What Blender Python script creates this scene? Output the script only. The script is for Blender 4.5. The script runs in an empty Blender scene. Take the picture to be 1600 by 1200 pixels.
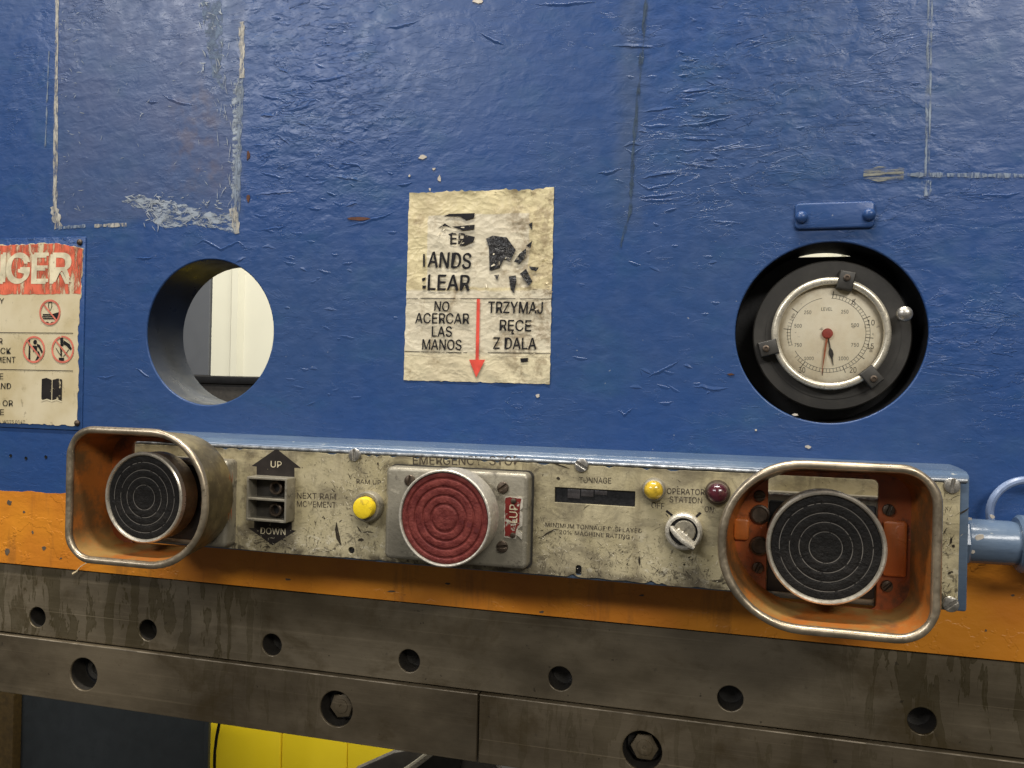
import bpy, bmesh, math, random
import numpy as np
from mathutils import Vector, Matrix
random.seed(7)
S = bpy.context.scene
COL = S.collection
MM = 0.001

# ------------------------------------------------------------------ camera
# the machine face is the plane y = 0, the lens stands 0.58 m in front of it
CAM_D = 580.0
FPX = 1295.58
M = np.array([[9.64857399e-01, -2.25855889e-02, 2.61801624e-01],
              [2.20291387e-02, 9.99744522e-01, 5.06047772e-03],
              [-2.61849033e-01, 8.84624903e-04, 9.65108440e-01]])
def wv(r): return Vector((r[0], r[2], -r[1]))
right, down, fwd = wv(M[0]), wv(M[1]), wv(M[2])
cd = bpy.data.cameras.new('camera'); cam = bpy.data.objects.new('camera', cd); COL.objects.link(cam)
cam.matrix_world = Matrix(((right.x, -down.x, -fwd.x, 0), (right.y, -down.y, -fwd.y, -CAM_D * MM),
                           (right.z, -down.z, -fwd.z, 0), (0, 0, 0, 1)))
cd.sensor_fit = 'HORIZONTAL'; cd.sensor_width = 36; cd.lens = 36 * FPX / 1600
cd.clip_start = 0.01; cd.clip_end = 100
S.camera = cam

# ------------------------------------------------------------------ light
w = bpy.data.worlds.new('World'); S.world = w; w.use_nodes = True
w.node_tree.nodes['Background'].inputs[0].default_value = (1.0, 0.93, 0.82, 1)
w.node_tree.nodes['Background'].inputs[1].default_value = 0.075
S.view_settings.view_transform = 'Standard'; S.view_settings.look = 'None'
S.cycles.transparent_max_bounces = 48
S.view_settings.exposure = 0.15; S.view_settings.gamma = 1.0
def area(name, loc, target, sx, sy, power, color):
    l = bpy.data.lights.new(name, 'AREA'); l.shape = 'RECTANGLE'; l.size = sx; l.size_y = sy
    l.energy = power; l.color = color
    o = bpy.data.objects.new(name, l); COL.objects.link(o); o.location = loc
    o.rotation_euler = (Vector(target) - Vector(loc)).to_track_quat('-Z', 'Y').to_euler()
    return o
area('ceiling_or_fill_light', (-0.25, -0.62, 2.1), (-0.25, -0.1, 0), 1.6, 0.12, 68, (1.0, 0.95, 0.87))
area('ceiling_or_fill_light', (-2.3, -3.3, 2.0), (-0.3, 0, 0.2), 1.8, 0.35, 54, (0.97, 0.97, 1.0))
area('ceiling_or_fill_light', (1.4, -2.6, 1.75), (-0.2, 0, 0.0), 1.5, 0.5, 54, (1.0, 0.96, 0.90))  # fill lamp, added to lift the shade under the box
area('ceiling_or_fill_light', (-0.75, 0.5, 2.3), (-0.95, 1.5, -0.5), 2.2, 0.3, 95, (1.0, 0.97, 0.86))  # unseen lamp added behind the ram to brighten back wall and cabinet

# ------------------------------------------------------------------ helpers (all in millimetres: x right, z up, p out of the face)
def ray(px, py): return M.T @ np.array([(px - 800) / FPX, (py - 600) / FPX, 1.0])
def at(px, py, p=0.0):
    """photo pixel -> (x, z) on the plane that stands p mm proud of the machine face"""
    r = ray(px, py); s = (CAM_D - p) / r[2]
    return float(r[0] * s), float(-r[1] * s)

def V(x, z, p): return Vector((x * MM, -p * MM, z * MM))

def finish(name, me, mat, parent=None, smooth=35, origin=None):
    me.name = name
    if mat is not None:
        me.materials.clear(); me.materials.append(mat)
    if smooth:
        me.shade_smooth(); me.set_sharp_from_angle(angle=math.radians(smooth))
    o = bpy.data.objects.new(name, me); COL.objects.link(o)
    if parent is not None:
        root = parent; off = Vector((0, 0, 0))
        while root is not None:
            off += root.location; root = root.parent
        me.transform(Matrix.Translation(-off)); o.parent = parent
    else:
        vs = np.empty(len(me.vertices) * 3); me.vertices.foreach_get('co', vs); vs = vs.reshape(-1, 3)
        c = Vector((vs.min(0) + vs.max(0)) / 2) if origin is None else origin
        me.transform(Matrix.Translation(-c)); o.location = c
    return o

def tag(o, label=None, cat=None, group=None, kind=None):
    if label: o['label'] = label
    if cat: o['category'] = cat
    if group: o['group'] = group
    if kind: o['kind'] = kind
    return o

def thing(name, x, z, p, label, cat, group=None):
    o = bpy.data.objects.new(name, None); COL.objects.link(o); o.location = V(x, z, p)
    o.empty_display_size = 0.01
    return tag(o, label, cat, group)

def bm_mesh(bm):
    me = bpy.data.meshes.new('m'); bmesh.ops.recalc_face_normals(bm, faces=bm.faces[:]); bm.to_mesh(me); bm.free(); return me

DG = None
def curve_plate(outlines, p0, p1, bevel=0.0, res=1):
    """flat plate with holes: first outline is the border, others are holes"""
    cu = bpy.data.curves.new('c', 'CURVE'); cu.dimensions = '2D'; cu.fill_mode = 'BOTH'
    for ol in outlines:
        s = cu.splines.new('POLY'); s.points.add(len(ol) - 1)
        for i, (x, z) in enumerate(ol): s.points[i].co = (x * MM, z * MM, 0, 1)
        s.use_cyclic_u = True
    h = (p1 - p0) / 2
    cu.extrude = max(0.0, (h - bevel)) * MM
    if bevel: cu.bevel_depth = bevel * MM; cu.bevel_resolution = res; cu.offset = -bevel * MM
    o = bpy.data.objects.new('c', cu); COL.objects.link(o)
    dg = bpy.context.evaluated_depsgraph_get()
    me = bpy.data.meshes.new_from_object(o.evaluated_get(dg))
    bpy.data.objects.remove(o); bpy.data.curves.remove(cu)
    me.transform(Matrix.Translation((0, -(p0 + p1) / 2 * MM, 0)) @ Matrix.Rotation(math.pi / 2, 4, 'X'))
    return me

def circle(cx, cz, r, n=48, a0=0.0):
    return [(cx + r * math.cos(a0 + 2 * math.pi * i / n), cz + r * math.sin(a0 + 2 * math.pi * i / n)) for i in range(n)]

def rrect(x0, x1, z0, z1, rad, n=8):
    """rad: one radius or (top right, top left, bottom left, bottom right)"""
    if not isinstance(rad, (tuple, list)): rad = (rad,) * 4
    out = []
    for k, (cx, cz, sx, sz) in enumerate(((x1, z1, -1, -1), (x0, z1, 1, -1), (x0, z0, 1, 1), (x1, z0, -1, 1))):
        r = rad[k]; ox, oz = cx + sx * r, cz + sz * r
        for i in range(n + 1):
            a = math.pi / 2 * (k + i / n); out.append((ox + r * math.cos(a), oz + r * math.sin(a)))
    return out

def poly_bm(bm, pts, p):
    return bm.faces.new([bm.verts.new(V(x, z, p)) for x, z in pts])

def prism(pts, p0, p1, bevel=0.0, seg=2, bm=None, back=True):
    own = bm is None
    b = bmesh.new()
    n = len(pts)
    A = [b.verts.new(V(x, z, p0)) for x, z in pts]; B = [b.verts.new(V(x, z, p1)) for x, z in pts]
    f = b.faces.new(B)
    if back: b.faces.new(A[::-1])
    for i in range(n): b.faces.new((A[i], A[(i + 1) % n], B[(i + 1) % n], B[i]))
    bmesh.ops.recalc_face_normals(b, faces=b.faces[:])
    if bevel:
        bmesh.ops.bevel(b, geom=[e for e in f.edges], offset=bevel * MM, segments=seg, profile=0.5, affect='EDGES')
    if own: return bm_mesh(b)
    me = bpy.data.meshes.new('t'); b.to_mesh(me); b.free(); bm.from_mesh(me); bpy.data.meshes.remove(me)

def box(x0, x1, z0, z1, p0, p1, bevel=0.0, seg=2, bm=None):
    b = bmesh.new()
    vs = [b.verts.new(V(x, z, p)) for x in (x0, x1) for z in (z0, z1) for p in (p0, p1)]
    for f in ((0, 1, 3, 2), (4, 6, 7, 5), (0, 4, 5, 1), (2, 3, 7, 6), (0, 2, 6, 4), (1, 5, 7, 3)): b.faces.new([vs[i] for i in f])
    bmesh.ops.recalc_face_normals(b, faces=b.faces[:])
    if bevel: bmesh.ops.bevel(b, geom=b.edges[:], offset=bevel * MM, segments=seg, profile=0.5, affect='EDGES')
    if bm is None: return bm_mesh(b)
    me = bpy.data.meshes.new('t'); b.to_mesh(me); b.free(); bm.from_mesh(me); bpy.data.meshes.remove(me)

def lathe(prof, cx, cz, n=48, bm=None, cap0=False, cap1=True):
    """prof: (r, p) pairs turned about the line through (cx, cz) square to the face"""
    b = bm or bmesh.new(); rings = []
    for r, p in prof:
        rings.append([b.verts.new(V(cx + r * math.cos(2 * math.pi * i / n), cz + r * math.sin(2 * math.pi * i / n), p)) for i in range(n)])
    for A, B in zip(rings, rings[1:]):
        for i in range(n): b.faces.new((A[i], A[(i + 1) % n], B[(i + 1) % n], B[i]))
    if cap0: b.faces.new(rings[0][::-1])
    if cap1: b.faces.new(rings[-1])
    if bm is None: return bm_mesh(b)

def loft(rings, closed=True, bm=None):
    """rings: lists of (x, z, p) with equal counts"""
    b = bm or bmesh.new()
    R = [[b.verts.new(V(*q)) for q in r] for r in rings]
    n = len(R[0])
    for A, B in zip(R, R[1:]):
        for i in range(n if closed else n - 1): b.faces.new((A[i], A[(i + 1) % n], B[(i + 1) % n], B[i]))
    if bm is None: return bm_mesh(b)

def tube(pts, r, n=8, closed=False, bm=None, caps=True):
    """pts (x, z, p) in mm; r a number or a list"""
    b = bm or bmesh.new(); P = [V(*q) for q in pts]; N = len(P); rings = []
    up = Vector((0.3, -1, 0.2)).normalized()
    for i in range(N):
        t = (P[(i + 1) % N] - P[i - 1]) if closed else (P[min(i + 1, N - 1)] - P[max(i - 1, 0)])
        t.normalize(); a = t.cross(up)
        if a.length < 1e-4: a = t.cross(Vector((0, 0, 1)))
        a.normalize(); c = a.cross(t).normalized()
        rr = (r[i] if isinstance(r, (list, tuple)) else r) * MM
        rings.append([b.verts.new(P[i] + (a * math.cos(2 * math.pi * k / n) + c * math.sin(2 * math.pi * k / n)) * rr) for k in range(n)])
    for i in range(N if closed else N - 1):
        A, B = rings[i], rings[(i + 1) % N]
        for k in range(n): b.faces.new((A[k], A[(k + 1) % n], B[(k + 1) % n], B[k]))
    if caps and not closed: b.faces.new(rings[0][::-1]); b.faces.new(rings[-1])
    if bm is None: return bm_mesh(b)

FONT = None
try:                                                     # Blender's own bundled sans; the built-in face is the fallback
    import os
    fp = os.path.join(bpy.utils.resource_path('LOCAL'), 'datafiles', 'fonts', 'Inter.woff2')
    if os.path.exists(fp): FONT = bpy.data.fonts.load(fp)
except Exception: FONT = None
def text_mesh(body, bold=0.0):
    cu = bpy.data.curves.new('t', 'FONT'); cu.body = body
    if FONT: cu.font = FONT
    cu.fill_mode = 'FRONT'; cu.size = 1; cu.offset = bold; cu.resolution_u = 3
    o = bpy.data.objects.new('t', cu); COL.objects.link(o)
    me = bpy.data.meshes.new_from_object(o.evaluated_get(bpy.context.evaluated_depsgraph_get()))
    bpy.data.objects.remove(o); bpy.data.curves.remove(cu)
    return me

def text(body, xl, xr, zc, h, p, mat, parent, bold=0.0, name='lettering', rot=0.0, spread=None):
    """letters fitted in a box: ink from xl to xr (mm), h tall about zc"""
    me = text_mesh(body)
    vs = np.empty(len(me.vertices) * 3); me.vertices.foreach_get('co', vs); vs = vs.reshape(-1, 3)
    ref = text_mesh('H'); hv = np.empty(len(ref.vertices) * 3); ref.vertices.foreach_get('co', hv); hv = hv.reshape(-1, 3)
    bpy.data.meshes.remove(ref)
    z0, z1 = hv[:, 1].min(), hv[:, 1].max()
    x0, x1 = vs[:, 0].min(), vs[:, 0].max()
    X = (vs[:, 0] - x0) / (x1 - x0) * (xr - xl) - (xr - xl) / 2; Z = (vs[:, 1] - (z0 + z1) / 2) / (z1 - z0) * h
    c, s = math.cos(rot), math.sin(rot)
    out = np.stack([((xl + xr) / 2 + X * c - Z * s) * MM, np.full(len(vs), -p * MM), (zc + X * s + Z * c) * MM], 1)
    me.vertices.foreach_set('co', out.ravel())
    bm = bmesh.new(); bm.from_mesh(me)                    # glyph outlines may overlap: keep the overlapping faces a hair apart
    bmesh.ops.split_edges(bm, edges=bm.edges[:])
    for k, f in enumerate(bm.faces):
        for v in f.verts: v.co.y -= 0.000003 * (k % 7)
    for f in bm.faces:
        f.normal_update()
        if f.normal.y > 0: f.normal_flip()
    bm.to_mesh(me); bm.free()
    if bold > 0:                                          # heavier strokes: the same outlines laid over each other, a hair apart
        bm = bmesh.new(); d = bold * h * MM
        for k, (i, j) in enumerate(((-1, -0.6), (1, 0.6))):
            m2 = me.copy(); m2.transform(Matrix.Translation((i * d, -k * 0.00002, j * d))); bm.from_mesh(m2); bpy.data.meshes.remove(m2)
        bpy.data.meshes.remove(me); me = bpy.data.meshes.new('t'); bm.to_mesh(me); bm.free()
    return finish(name, me, mat, parent, smooth=0)

def ptext(body, l, r, hpx, p, mat, parent, bold=0.0, name='lettering', rot=0.0):
    """the same, the ends of the ink given as photo pixels (left middle, right middle) and the letter height in pixels"""
    (xl, zl), (xr, zr) = at(*l, p), at(*r, p)
    mx, my = (l[0] + r[0]) / 2, (l[1] + r[1]) / 2
    h = at(mx, my - hpx / 2, p)[1] - at(mx, my + hpx / 2, p)[1]
    return text(body, xl, xr, (zl + zr) / 2, h, p, mat, parent, bold, name, rot + math.atan2(zr - zl, xr - xl))

def flat(polys, p, mat, parent, name, thick=0.0):
    """flat print: a list of outlines (mm) as one thin mesh"""
    bm = bmesh.new()
    for k, pts in enumerate(polys):
        if thick: prism(pts, p - thick, p, bm=bm)
        else: poly_bm(bm, pts, p + (0.002 * (k % 45) if len(polys) > 12 else 0))
    if not thick:
        for f in bm.faces:
            f.normal_update()
            if f.normal.y > 0: f.normal_flip()
        me = bpy.data.meshes.new('m'); bm.to_mesh(me); bm.free()
    else: me = bm_mesh(bm)
    return finish(name, me, mat, parent, smooth=0)

def stroke(pts, wd):
    """outline of a line of width wd (number or list) along (x, z) points"""
    L, Rr = [], []
    for i, (x, z) in enumerate(pts):
        a, b = pts[max(i - 1, 0)], pts[min(i + 1, len(pts) - 1)]
        dx, dz = b[0] - a[0], b[1] - a[1]; d = math.hypot(dx, dz) or 1
        ww = (wd[i] if isinstance(wd, (list, tuple)) else wd) / 2
        L.append((x - dz / d * ww, z + dx / d * ww)); Rr.append((x + dz / d * ww, z - dx / d * ww))
    return L + Rr[::-1]

def annulus(cx, cz, r0, r1, p, n=40):
    bm = bmesh.new(); lathe([(r1, p), (r0, p)], cx, cz, n, bm=bm, cap1=False)
    return bm_mesh(bm)

def pp(pts, p=0.0): return [at(x, y, p) for x, y in pts]
def copy_tree(o, parent=None):
    c = o.copy(); COL.objects.link(c)
    if parent is not None: c.parent = parent
    for ch in list(o.children): copy_tree(ch, c)
    return c

# ------------------------------------------------------------------ materials
class NT:
    def __init__(s, name):
        s.m = bpy.data.materials.new(name); s.m.use_nodes = True; s.t = s.m.node_tree
        s.b = s.t.nodes['Principled BSDF']; s.co = None
    def new(s, t): return s.t.nodes.new(t)
    def link(s, a, b): s.t.links.new(a, b)
    def val(s, sock, v):
        if isinstance(v, bpy.types.NodeSocket): s.link(v, sock)
        elif isinstance(v, (tuple, list)) and len(v) == 3 and sock.type == 'RGBA': sock.default_value = (*v, 1)
        else: sock.default_value = v
    def vec(s, sc=(1, 1, 1), rot=(0, 0, 0), loc=(0, 0, 0)):
        if s.co is None: s.co = s.new('ShaderNodeTexCoord').outputs['Object']
        mp = s.new('ShaderNodeMapping'); s.link(s.co, mp.inputs[0]); mp.inputs['Scale'].default_value = sc
        mp.inputs['Rotation'].default_value = rot; mp.inputs['Location'].default_value = loc
        return mp.outputs[0]
    def noise(s, scale, st=(1, 1, 1), detail=4, rough=0.55, dist=0.0, rot=(0, 0, 0), loc=(0, 0, 0)):
        n = s.new('ShaderNodeTexNoise'); s.link(s.vec(st, rot, loc), n.inputs['Vector'])
        n.inputs['Scale'].default_value = scale; n.inputs['Detail'].default_value = detail
        n.inputs['Roughness'].default_value = rough; n.inputs['Distortion'].default_value = dist
        return n.outputs[0]
    def voro(s, scale, st=(1, 1, 1), feature='DISTANCE_TO_EDGE'):
        n = s.new('ShaderNodeTexVoronoi'); n.feature = feature; s.link(s.vec(st), n.inputs['Vector']); n.inputs['Scale'].default_value = scale
        return n.outputs['Distance']
    def ss(s, x, a, b, lo=0.0, hi=1.0):
        n = s.new('ShaderNodeMapRange'); n.interpolation_type = 'SMOOTHSTEP'
        s.val(n.inputs[0], x)
        for i, v in enumerate((a, b, lo, hi)): n.inputs[i + 1].default_value = v
        return n.outputs[0]
    def math(s, op, a, b=0.0, c=None):
        n = s.new('ShaderNodeMath'); n.operation = op; s.val(n.inputs[0], a); s.val(n.inputs[1], b)
        if c is not None: s.val(n.inputs[2], c)
        return n.outputs[0]
    def mix(s, f, a, b):
        n = s.new('ShaderNodeMix'); n.data_type = 'RGBA'; s.val(n.inputs[0], f); s.val(n.inputs[6], a); s.val(n.inputs[7], b)
        return n.outputs[2]
    def bump(s, h, dist, strength=1.0, normal=None):
        n = s.new('ShaderNodeBump'); s.link(h, n.inputs['Height']); n.inputs['Distance'].default_value = dist; n.inputs['Strength'].default_value = strength
        if normal is not None: s.link(normal, n.inputs['Normal'])
        return n.outputs[0]
    def xyz(s):
        if s.co is None: s.co = s.new('ShaderNodeTexCoord').outputs['Object']
        n = s.new('ShaderNodeSeparateXYZ'); s.link(s.co, n.inputs[0]); return n.outputs
    def out(s, color=None, rough=None, metal=None, normal=None, alpha=None, coat=None, spec=None):
        for k, v in (('Base Color', color), ('Roughness', rough), ('Metallic', metal), ('Normal', normal), ('Alpha', alpha), ('Coat Weight', coat), ('Specular IOR Level', spec)):
            if v is not None: s.val(s.b.inputs[k], v)
        return s.m

def plain(name, color, rough=0.5, metal=0.0, var=0.25, scale=120, bump=0.0002):
    t = NT(name); n = t.noise(scale, detail=5); g = t.noise(scale * 6, detail=2)
    f = t.ss(n, 0.3, 0.75)
    c = t.mix(f, tuple(v * (1 - var) for v in color), tuple(min(1, v * (1 + var)) for v in color))
    return t.out(c, t.ss(g, 0.2, 0.8, max(0.05, rough - 0.1), min(1, rough + 0.1)), metal, t.bump(n, bump, 0.5))

def paint_blue(name, full=True):
    t = NT(name)
    if not full:
        base = t.mix(t.ss(t.noise(30, detail=4), 0.35, 0.65), (0.085, 0.130, 0.205), (0.115, 0.160, 0.225))
        h = t.math('ADD', t.noise(60, st=(0.2, 1, 1), detail=5), t.math('MULTIPLY', t.noise(300, detail=3), 0.2))
        sp = t.ss(t.noise(160, st=(0.5, 1, 1), detail=4, loc=(3, 9, 8)), 0.70, 0.73)
        return t.out(t.mix(sp, base, (0.32, 0.34, 0.34)), 0.24, 0.0, t.bump(h, 0.0010, 0.6), spec=0.6)
    big = t.noise(5, detail=3); mid = t.noise(28, st=(0.6, 1, 1), detail=5, loc=(3, 1, 2))
    base = t.mix(t.ss(big, 0.35, 0.65), (0.020, 0.060, 0.190), (0.029, 0.067, 0.178))
    base = t.mix(t.ss(mid, 0.5, 0.75, 0, 0.5), base, (0.028, 0.082, 0.172))
    # height: brushed layers, wrinkles, flakes and runs
    A = t.noise(105, st=(0.62, 1, 1), detail=4, rough=0.5, dist=0.25)
    B = t.noise(38, st=(0.36, 1, 1.2), detail=6, rough=0.62, dist=0.5, loc=(1.3, 0, 4.1))
    steps = t.math('ADD', t.ss(B, 0.56, 0.566), t.math('ADD', t.ss(B, 0.43, 0.436), t.ss(B, 0.64, 0.645)))
    area_m = t.ss(t.noise(7, detail=2, loc=(5, 2, 1)), 0.42, 0.62)
    F = t.noise(120, st=(0.42, 1, 1.1), detail=5, rough=0.6, dist=0.8, loc=(7, 7, 2))
    fl = t.math('MULTIPLY', t.ss(F, 0.60, 0.625), t.ss(t.noise(16, detail=3, loc=(2, 6, 3)), 0.45, 0.62))
    W = t.math('MULTIPLY', t.ss(t.math('ABSOLUTE', t.math('SUBTRACT', t.noise(70, st=(0.3, 1, 1.2), detail=4, dist=0.7, loc=(9, 1, 4)), 0.5)), 0.0, 0.018, 1, 0), t.ss(t.noise(11, detail=3, loc=(3, 2, 9)), 0.5, 0.62))
    C = t.noise(620, st=(0.7, 1, 1), detail=3)
    R = t.noise(55, st=(0.06, 1, 2.2), detail=4, loc=(3, 3, 1))
    X, Y, Z = t.xyz()
    wb = t.math('MULTIPLY', t.math('SUBTRACT', t.noise(9, detail=4, loc=(2, 3, 2)), 0.5), 0.16)
    def zone(x0, x1, z0, z1, e):
        xx = t.math('ADD', X, wb); zz = t.math('ADD', Z, wb)
        return t.math('MULTIPLY', t.math('MULTIPLY', t.ss(xx, x0 - e, x0 + e), t.ss(xx, x1 - e, x1 + e, 1, 0)), t.math('MULTIPLY', t.ss(zz, z0 - e, z0 + e), t.ss(zz, z1 - e, z1 + e, 1, 0)))
    rgm = t.math('MAXIMUM', zone(BXO(-385), BXO(-255), BZO(150), BZO(400), 0.03), t.math('MULTIPLY', zone(BXO(-80), BXO(60), BZO(120), BZO(400), 0.04), 0.8))
    rgm = t.math('MAXIMUM', rgm, t.math('MULTIPLY', t.ss(t.noise(6, detail=3, loc=(6, 1, 7)), 0.52, 0.66), 0.55))
    rgm = t.math('ADD', t.math('MULTIPLY', rgm, 0.92), 0.08)
    fl = t.math('MULTIPLY', fl, rgm); W = t.math('MULTIPLY', W, rgm); steps = t.math('MULTIPLY', steps, rgm)
    A = t.math('MULTIPLY', A, t.math('ADD', t.math('MULTIPLY', rgm, 0.9), 0.45)); C = t.math('MULTIPLY', C, rgm)
    h = t.math('ADD', t.math('MULTIPLY', A, 0.32), t.math('MULTIPLY', C, 0.035))
    h = t.math('ADD', h, t.math('MULTIPLY', R, 0.035))
    h = t.math('ADD', h, t.math('MULTIPLY', t.math('MULTIPLY', steps, area_m), 0.20))
    h = t.math('ADD', h, t.math('MULTIPLY', fl, 0.22))
    h = t.math('ADD', h, t.math('MULTIPLY', W, 0.085))
    if full:
        X, Y, Z = t.xyz()
        # the spot where a plate was once stuck: worn to a greyer, scratchier paint
        wob = t.math('MULTIPLY', t.math('SUBTRACT', t.noise(60, detail=4, loc=(2, 2, 2)), 0.5), 0.012)
        def boxm(x0, x1, z0, z1, e=0.006):
            xx = t.math('ADD', X, wob); zz = t.math('ADD', Z, wob)
            a = t.math('MULTIPLY', t.ss(xx, x0 - e, x0 + e), t.ss(xx, x1 - e, x1 + e, 1, 0))
            b = t.math('MULTIPLY', t.ss(zz, z0 - e, z0 + e), t.ss(zz, z1 - e, z1 + e, 1, 0))
            return t.math('MULTIPLY', a, b)
        patch = boxm(BXO(-566), BXO(-384), BZO(127), BZO(420))
        base = t.mix(t.math('MULTIPLY', patch, 0.5), base, t.mix(t.ss(t.noise(16, detail=5, loc=(9, 1, 1)), 0.35, 0.7), (0.062, 0.092, 0.168), (0.088, 0.100, 0.155)))
        rust = t.math('MULTIPLY', boxm(BXO(-448), BXO(-402), BZO(150), BZO(235), 0.016), t.ss(t.noise(70, detail=6, loc=(4, 4, 4)), 0.42, 0.65))
        base = t.mix(t.math('MULTIPLY', rust, 0.38), base, (0.12, 0.085, 0.08))
        sm = t.math('MULTIPLY', boxm(BXO(-84), BXO(-66), BZO(110), BZO(420), 0.007), t.ss(t.noise(22, st=(1, 1, 0.3), detail=5, loc=(7, 3, 3)), 0.3, 0.6))
        base = t.mix(t.math('MULTIPLY', sm, 0.3), base, (0.075, 0.095, 0.115))
        # fine pale scratches
        sc = t.math('MULTIPLY', t.ss(t.noise(130, st=(0.25, 1, 1.5), detail=7, rough=0.75, rot=(0, 0.35, 0), loc=(8, 8, 1)), 0.63, 0.72), t.ss(t.noise(9, detail=2, loc=(1, 8, 8)), 0.4, 0.7))
        base = t.mix(t.math('MULTIPLY', sc, 0.35), base, (0.22, 0.27, 0.36))
        sp = t.math('MULTIPLY', t.ss(t.noise(260, detail=2, loc=(3, 9, 8)), 0.745, 0.765), t.math('ADD', t.math('MULTIPLY', patch, 0.6), 0.35))  # white specks in the paint, doubling as painted glints
        base = t.mix(sp, base, (0.45, 0.45, 0.42))
    rg = t.ss(t.noise(80, detail=4, loc=(6, 6, 2)), 0.3, 0.7, 0.27, 0.42)
    return t.out(base, rg, 0.0, t.bump(h, 0.0036, 0.9), spec=0.36)

PLX, PLZ = -300.0, 100.0           # base of the ram
def BXO(x): return (x - PLX) * MM
def BZO(z): return (z - PLZ) * MM

def beige_metal():
    t = NT('beige_enamel')
    n = t.noise(40, detail=5)
    base = t.mix(t.ss(n, 0.3, 0.7), (0.42, 0.362, 0.210), (0.52, 0.455, 0.290))
    X, Y, Z = t.xyz()
    low = t.ss(Z, -0.040, -0.012, 1.0, 0.0)                     # scuffed most along its lower edge
    wear = t.math('ADD', t.math('MULTIPLY', low, 0.75), t.math('MULTIPLY', t.ss(t.noise(18, detail=3, loc=(2, 5, 1)), 0.5, 0.7), 0.6))
    sc = t.noise(150, st=(0.55, 1, 1), detail=8, rough=0.72, rot=(0, 0.8, 0), dist=0.8)
    sc2 = t.noise(120, st=(1, 1, 0.4), detail=8, rough=0.75, rot=(0, 0.3, 0), loc=(4, 0, 1), dist=1.0)
    dk = t.math('MULTIPLY', t.math('MAXIMUM', t.ss(sc, 0.55, 0.61), t.ss(sc2, 0.555, 0.62)), t.math('ADD', t.math('MULTIPLY', wear, 0.85), 0.30))
    base = t.mix(dk, base, (0.055, 0.045, 0.030))
    lt = t.math('MULTIPLY', t.ss(t.noise(240, st=(0.6, 1, 1), detail=4, loc=(5, 7, 7), rot=(0, 0.5, 0)), 0.57, 0.64), wear)
    base = t.mix(lt, base, (0.70, 0.64, 0.48))
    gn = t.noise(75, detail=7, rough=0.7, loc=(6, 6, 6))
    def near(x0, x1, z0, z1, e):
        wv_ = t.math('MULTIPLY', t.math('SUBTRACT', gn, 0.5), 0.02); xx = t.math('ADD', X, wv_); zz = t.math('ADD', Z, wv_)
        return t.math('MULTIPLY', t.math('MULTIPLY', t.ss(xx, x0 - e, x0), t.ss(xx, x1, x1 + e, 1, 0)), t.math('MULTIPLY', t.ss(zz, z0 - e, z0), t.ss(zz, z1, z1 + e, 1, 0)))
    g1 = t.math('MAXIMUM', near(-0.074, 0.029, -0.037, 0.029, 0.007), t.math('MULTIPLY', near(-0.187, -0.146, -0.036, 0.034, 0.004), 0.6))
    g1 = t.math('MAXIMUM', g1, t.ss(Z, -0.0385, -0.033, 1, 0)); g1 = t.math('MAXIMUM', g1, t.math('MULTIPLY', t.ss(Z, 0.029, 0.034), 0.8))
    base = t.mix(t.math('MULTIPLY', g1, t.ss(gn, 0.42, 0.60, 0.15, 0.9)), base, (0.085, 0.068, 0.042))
    vs = t.math('MULTIPLY', t.ss(t.noise(34, st=(1.6, 1, 0.18), detail=5, rough=0.65, loc=(3, 8, 8)), 0.52, 0.68), 0.45)
    base = t.mix(vs, base, (0.17, 0.135, 0.08))
    smr = t.ss(t.noise(32, st=(0.7, 1, 1), detail=7, rough=0.7, rot=(0, 0.6, 0), loc=(2, 2, 8), dist=0.5), 0.48, 0.66, 0, 0.65); base = t.mix(smr, base, (0.155, 0.13, 0.088))
    h = t.math('ADD', t.math('MULTIPLY', sc, 0.4), t.math('MULTIPLY', t.noise(300, detail=4), 0.3))
    return t.out(base, t.ss(sc2, 0.3, 0.7, 0.34, 0.52), 0.25, t.bump(h, 0.0009, 0.6))

def orange_paint(name='orange_paint', a=(0.66, 0.245, 0.016), b=(0.54, 0.180, 0.014), grime=0.5, greasy=False):
    t = NT(name)
    base = t.mix(t.ss(t.noise(14, detail=4), 0.35, 0.65), a, b)
    d = t.ss(t.noise(130, st=(0.5, 1, 1), detail=7, rough=0.7, rot=(0, 0.5, 0)), 0.66, 0.72)
    base = t.mix(t.math('MULTIPLY', d, grime), base, (0.07, 0.03, 0.012))
    if greasy: base = t.mix(t.ss(t.noise(48, detail=6, rough=0.68, loc=(7, 2, 2)), 0.48, 0.64, 0, 0.85), base, (0.035, 0.022, 0.014))
    l = t.ss(t.noise(60, st=(0.3, 1, 1.6), detail=8, rough=0.75, loc=(4, 4, 1)), 0.62, 0.70)
    base = t.mix(t.math('MULTIPLY', l, 0.35), base, (0.62, 0.30, 0.08))
    h = t.math('ADD', t.noise(90, st=(0.6, 1, 1), detail=6), t.math('MULTIPLY', t.ss(t.noise(45, detail=4, loc=(3, 3, 3)), 0.55, 0.57), 0.25))
    dr = t.ss(t.noise(26, st=(1.6, 1, 0.25), detail=5, rough=0.65, loc=(2, 9, 2)), 0.55, 0.66, 0, 0.4); base = t.mix(dr, base, (0.22, 0.085, 0.018))
    ch = t.ss(t.noise(75, detail=6, rough=0.7, loc=(6, 1, 5)), 0.685, 0.70, 0, 0.8); base = t.mix(ch, base, (0.075, 0.055, 0.040))
    return t.out(base, 0.42, 0.0, t.bump(h, 0.0018, 0.4))

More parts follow.
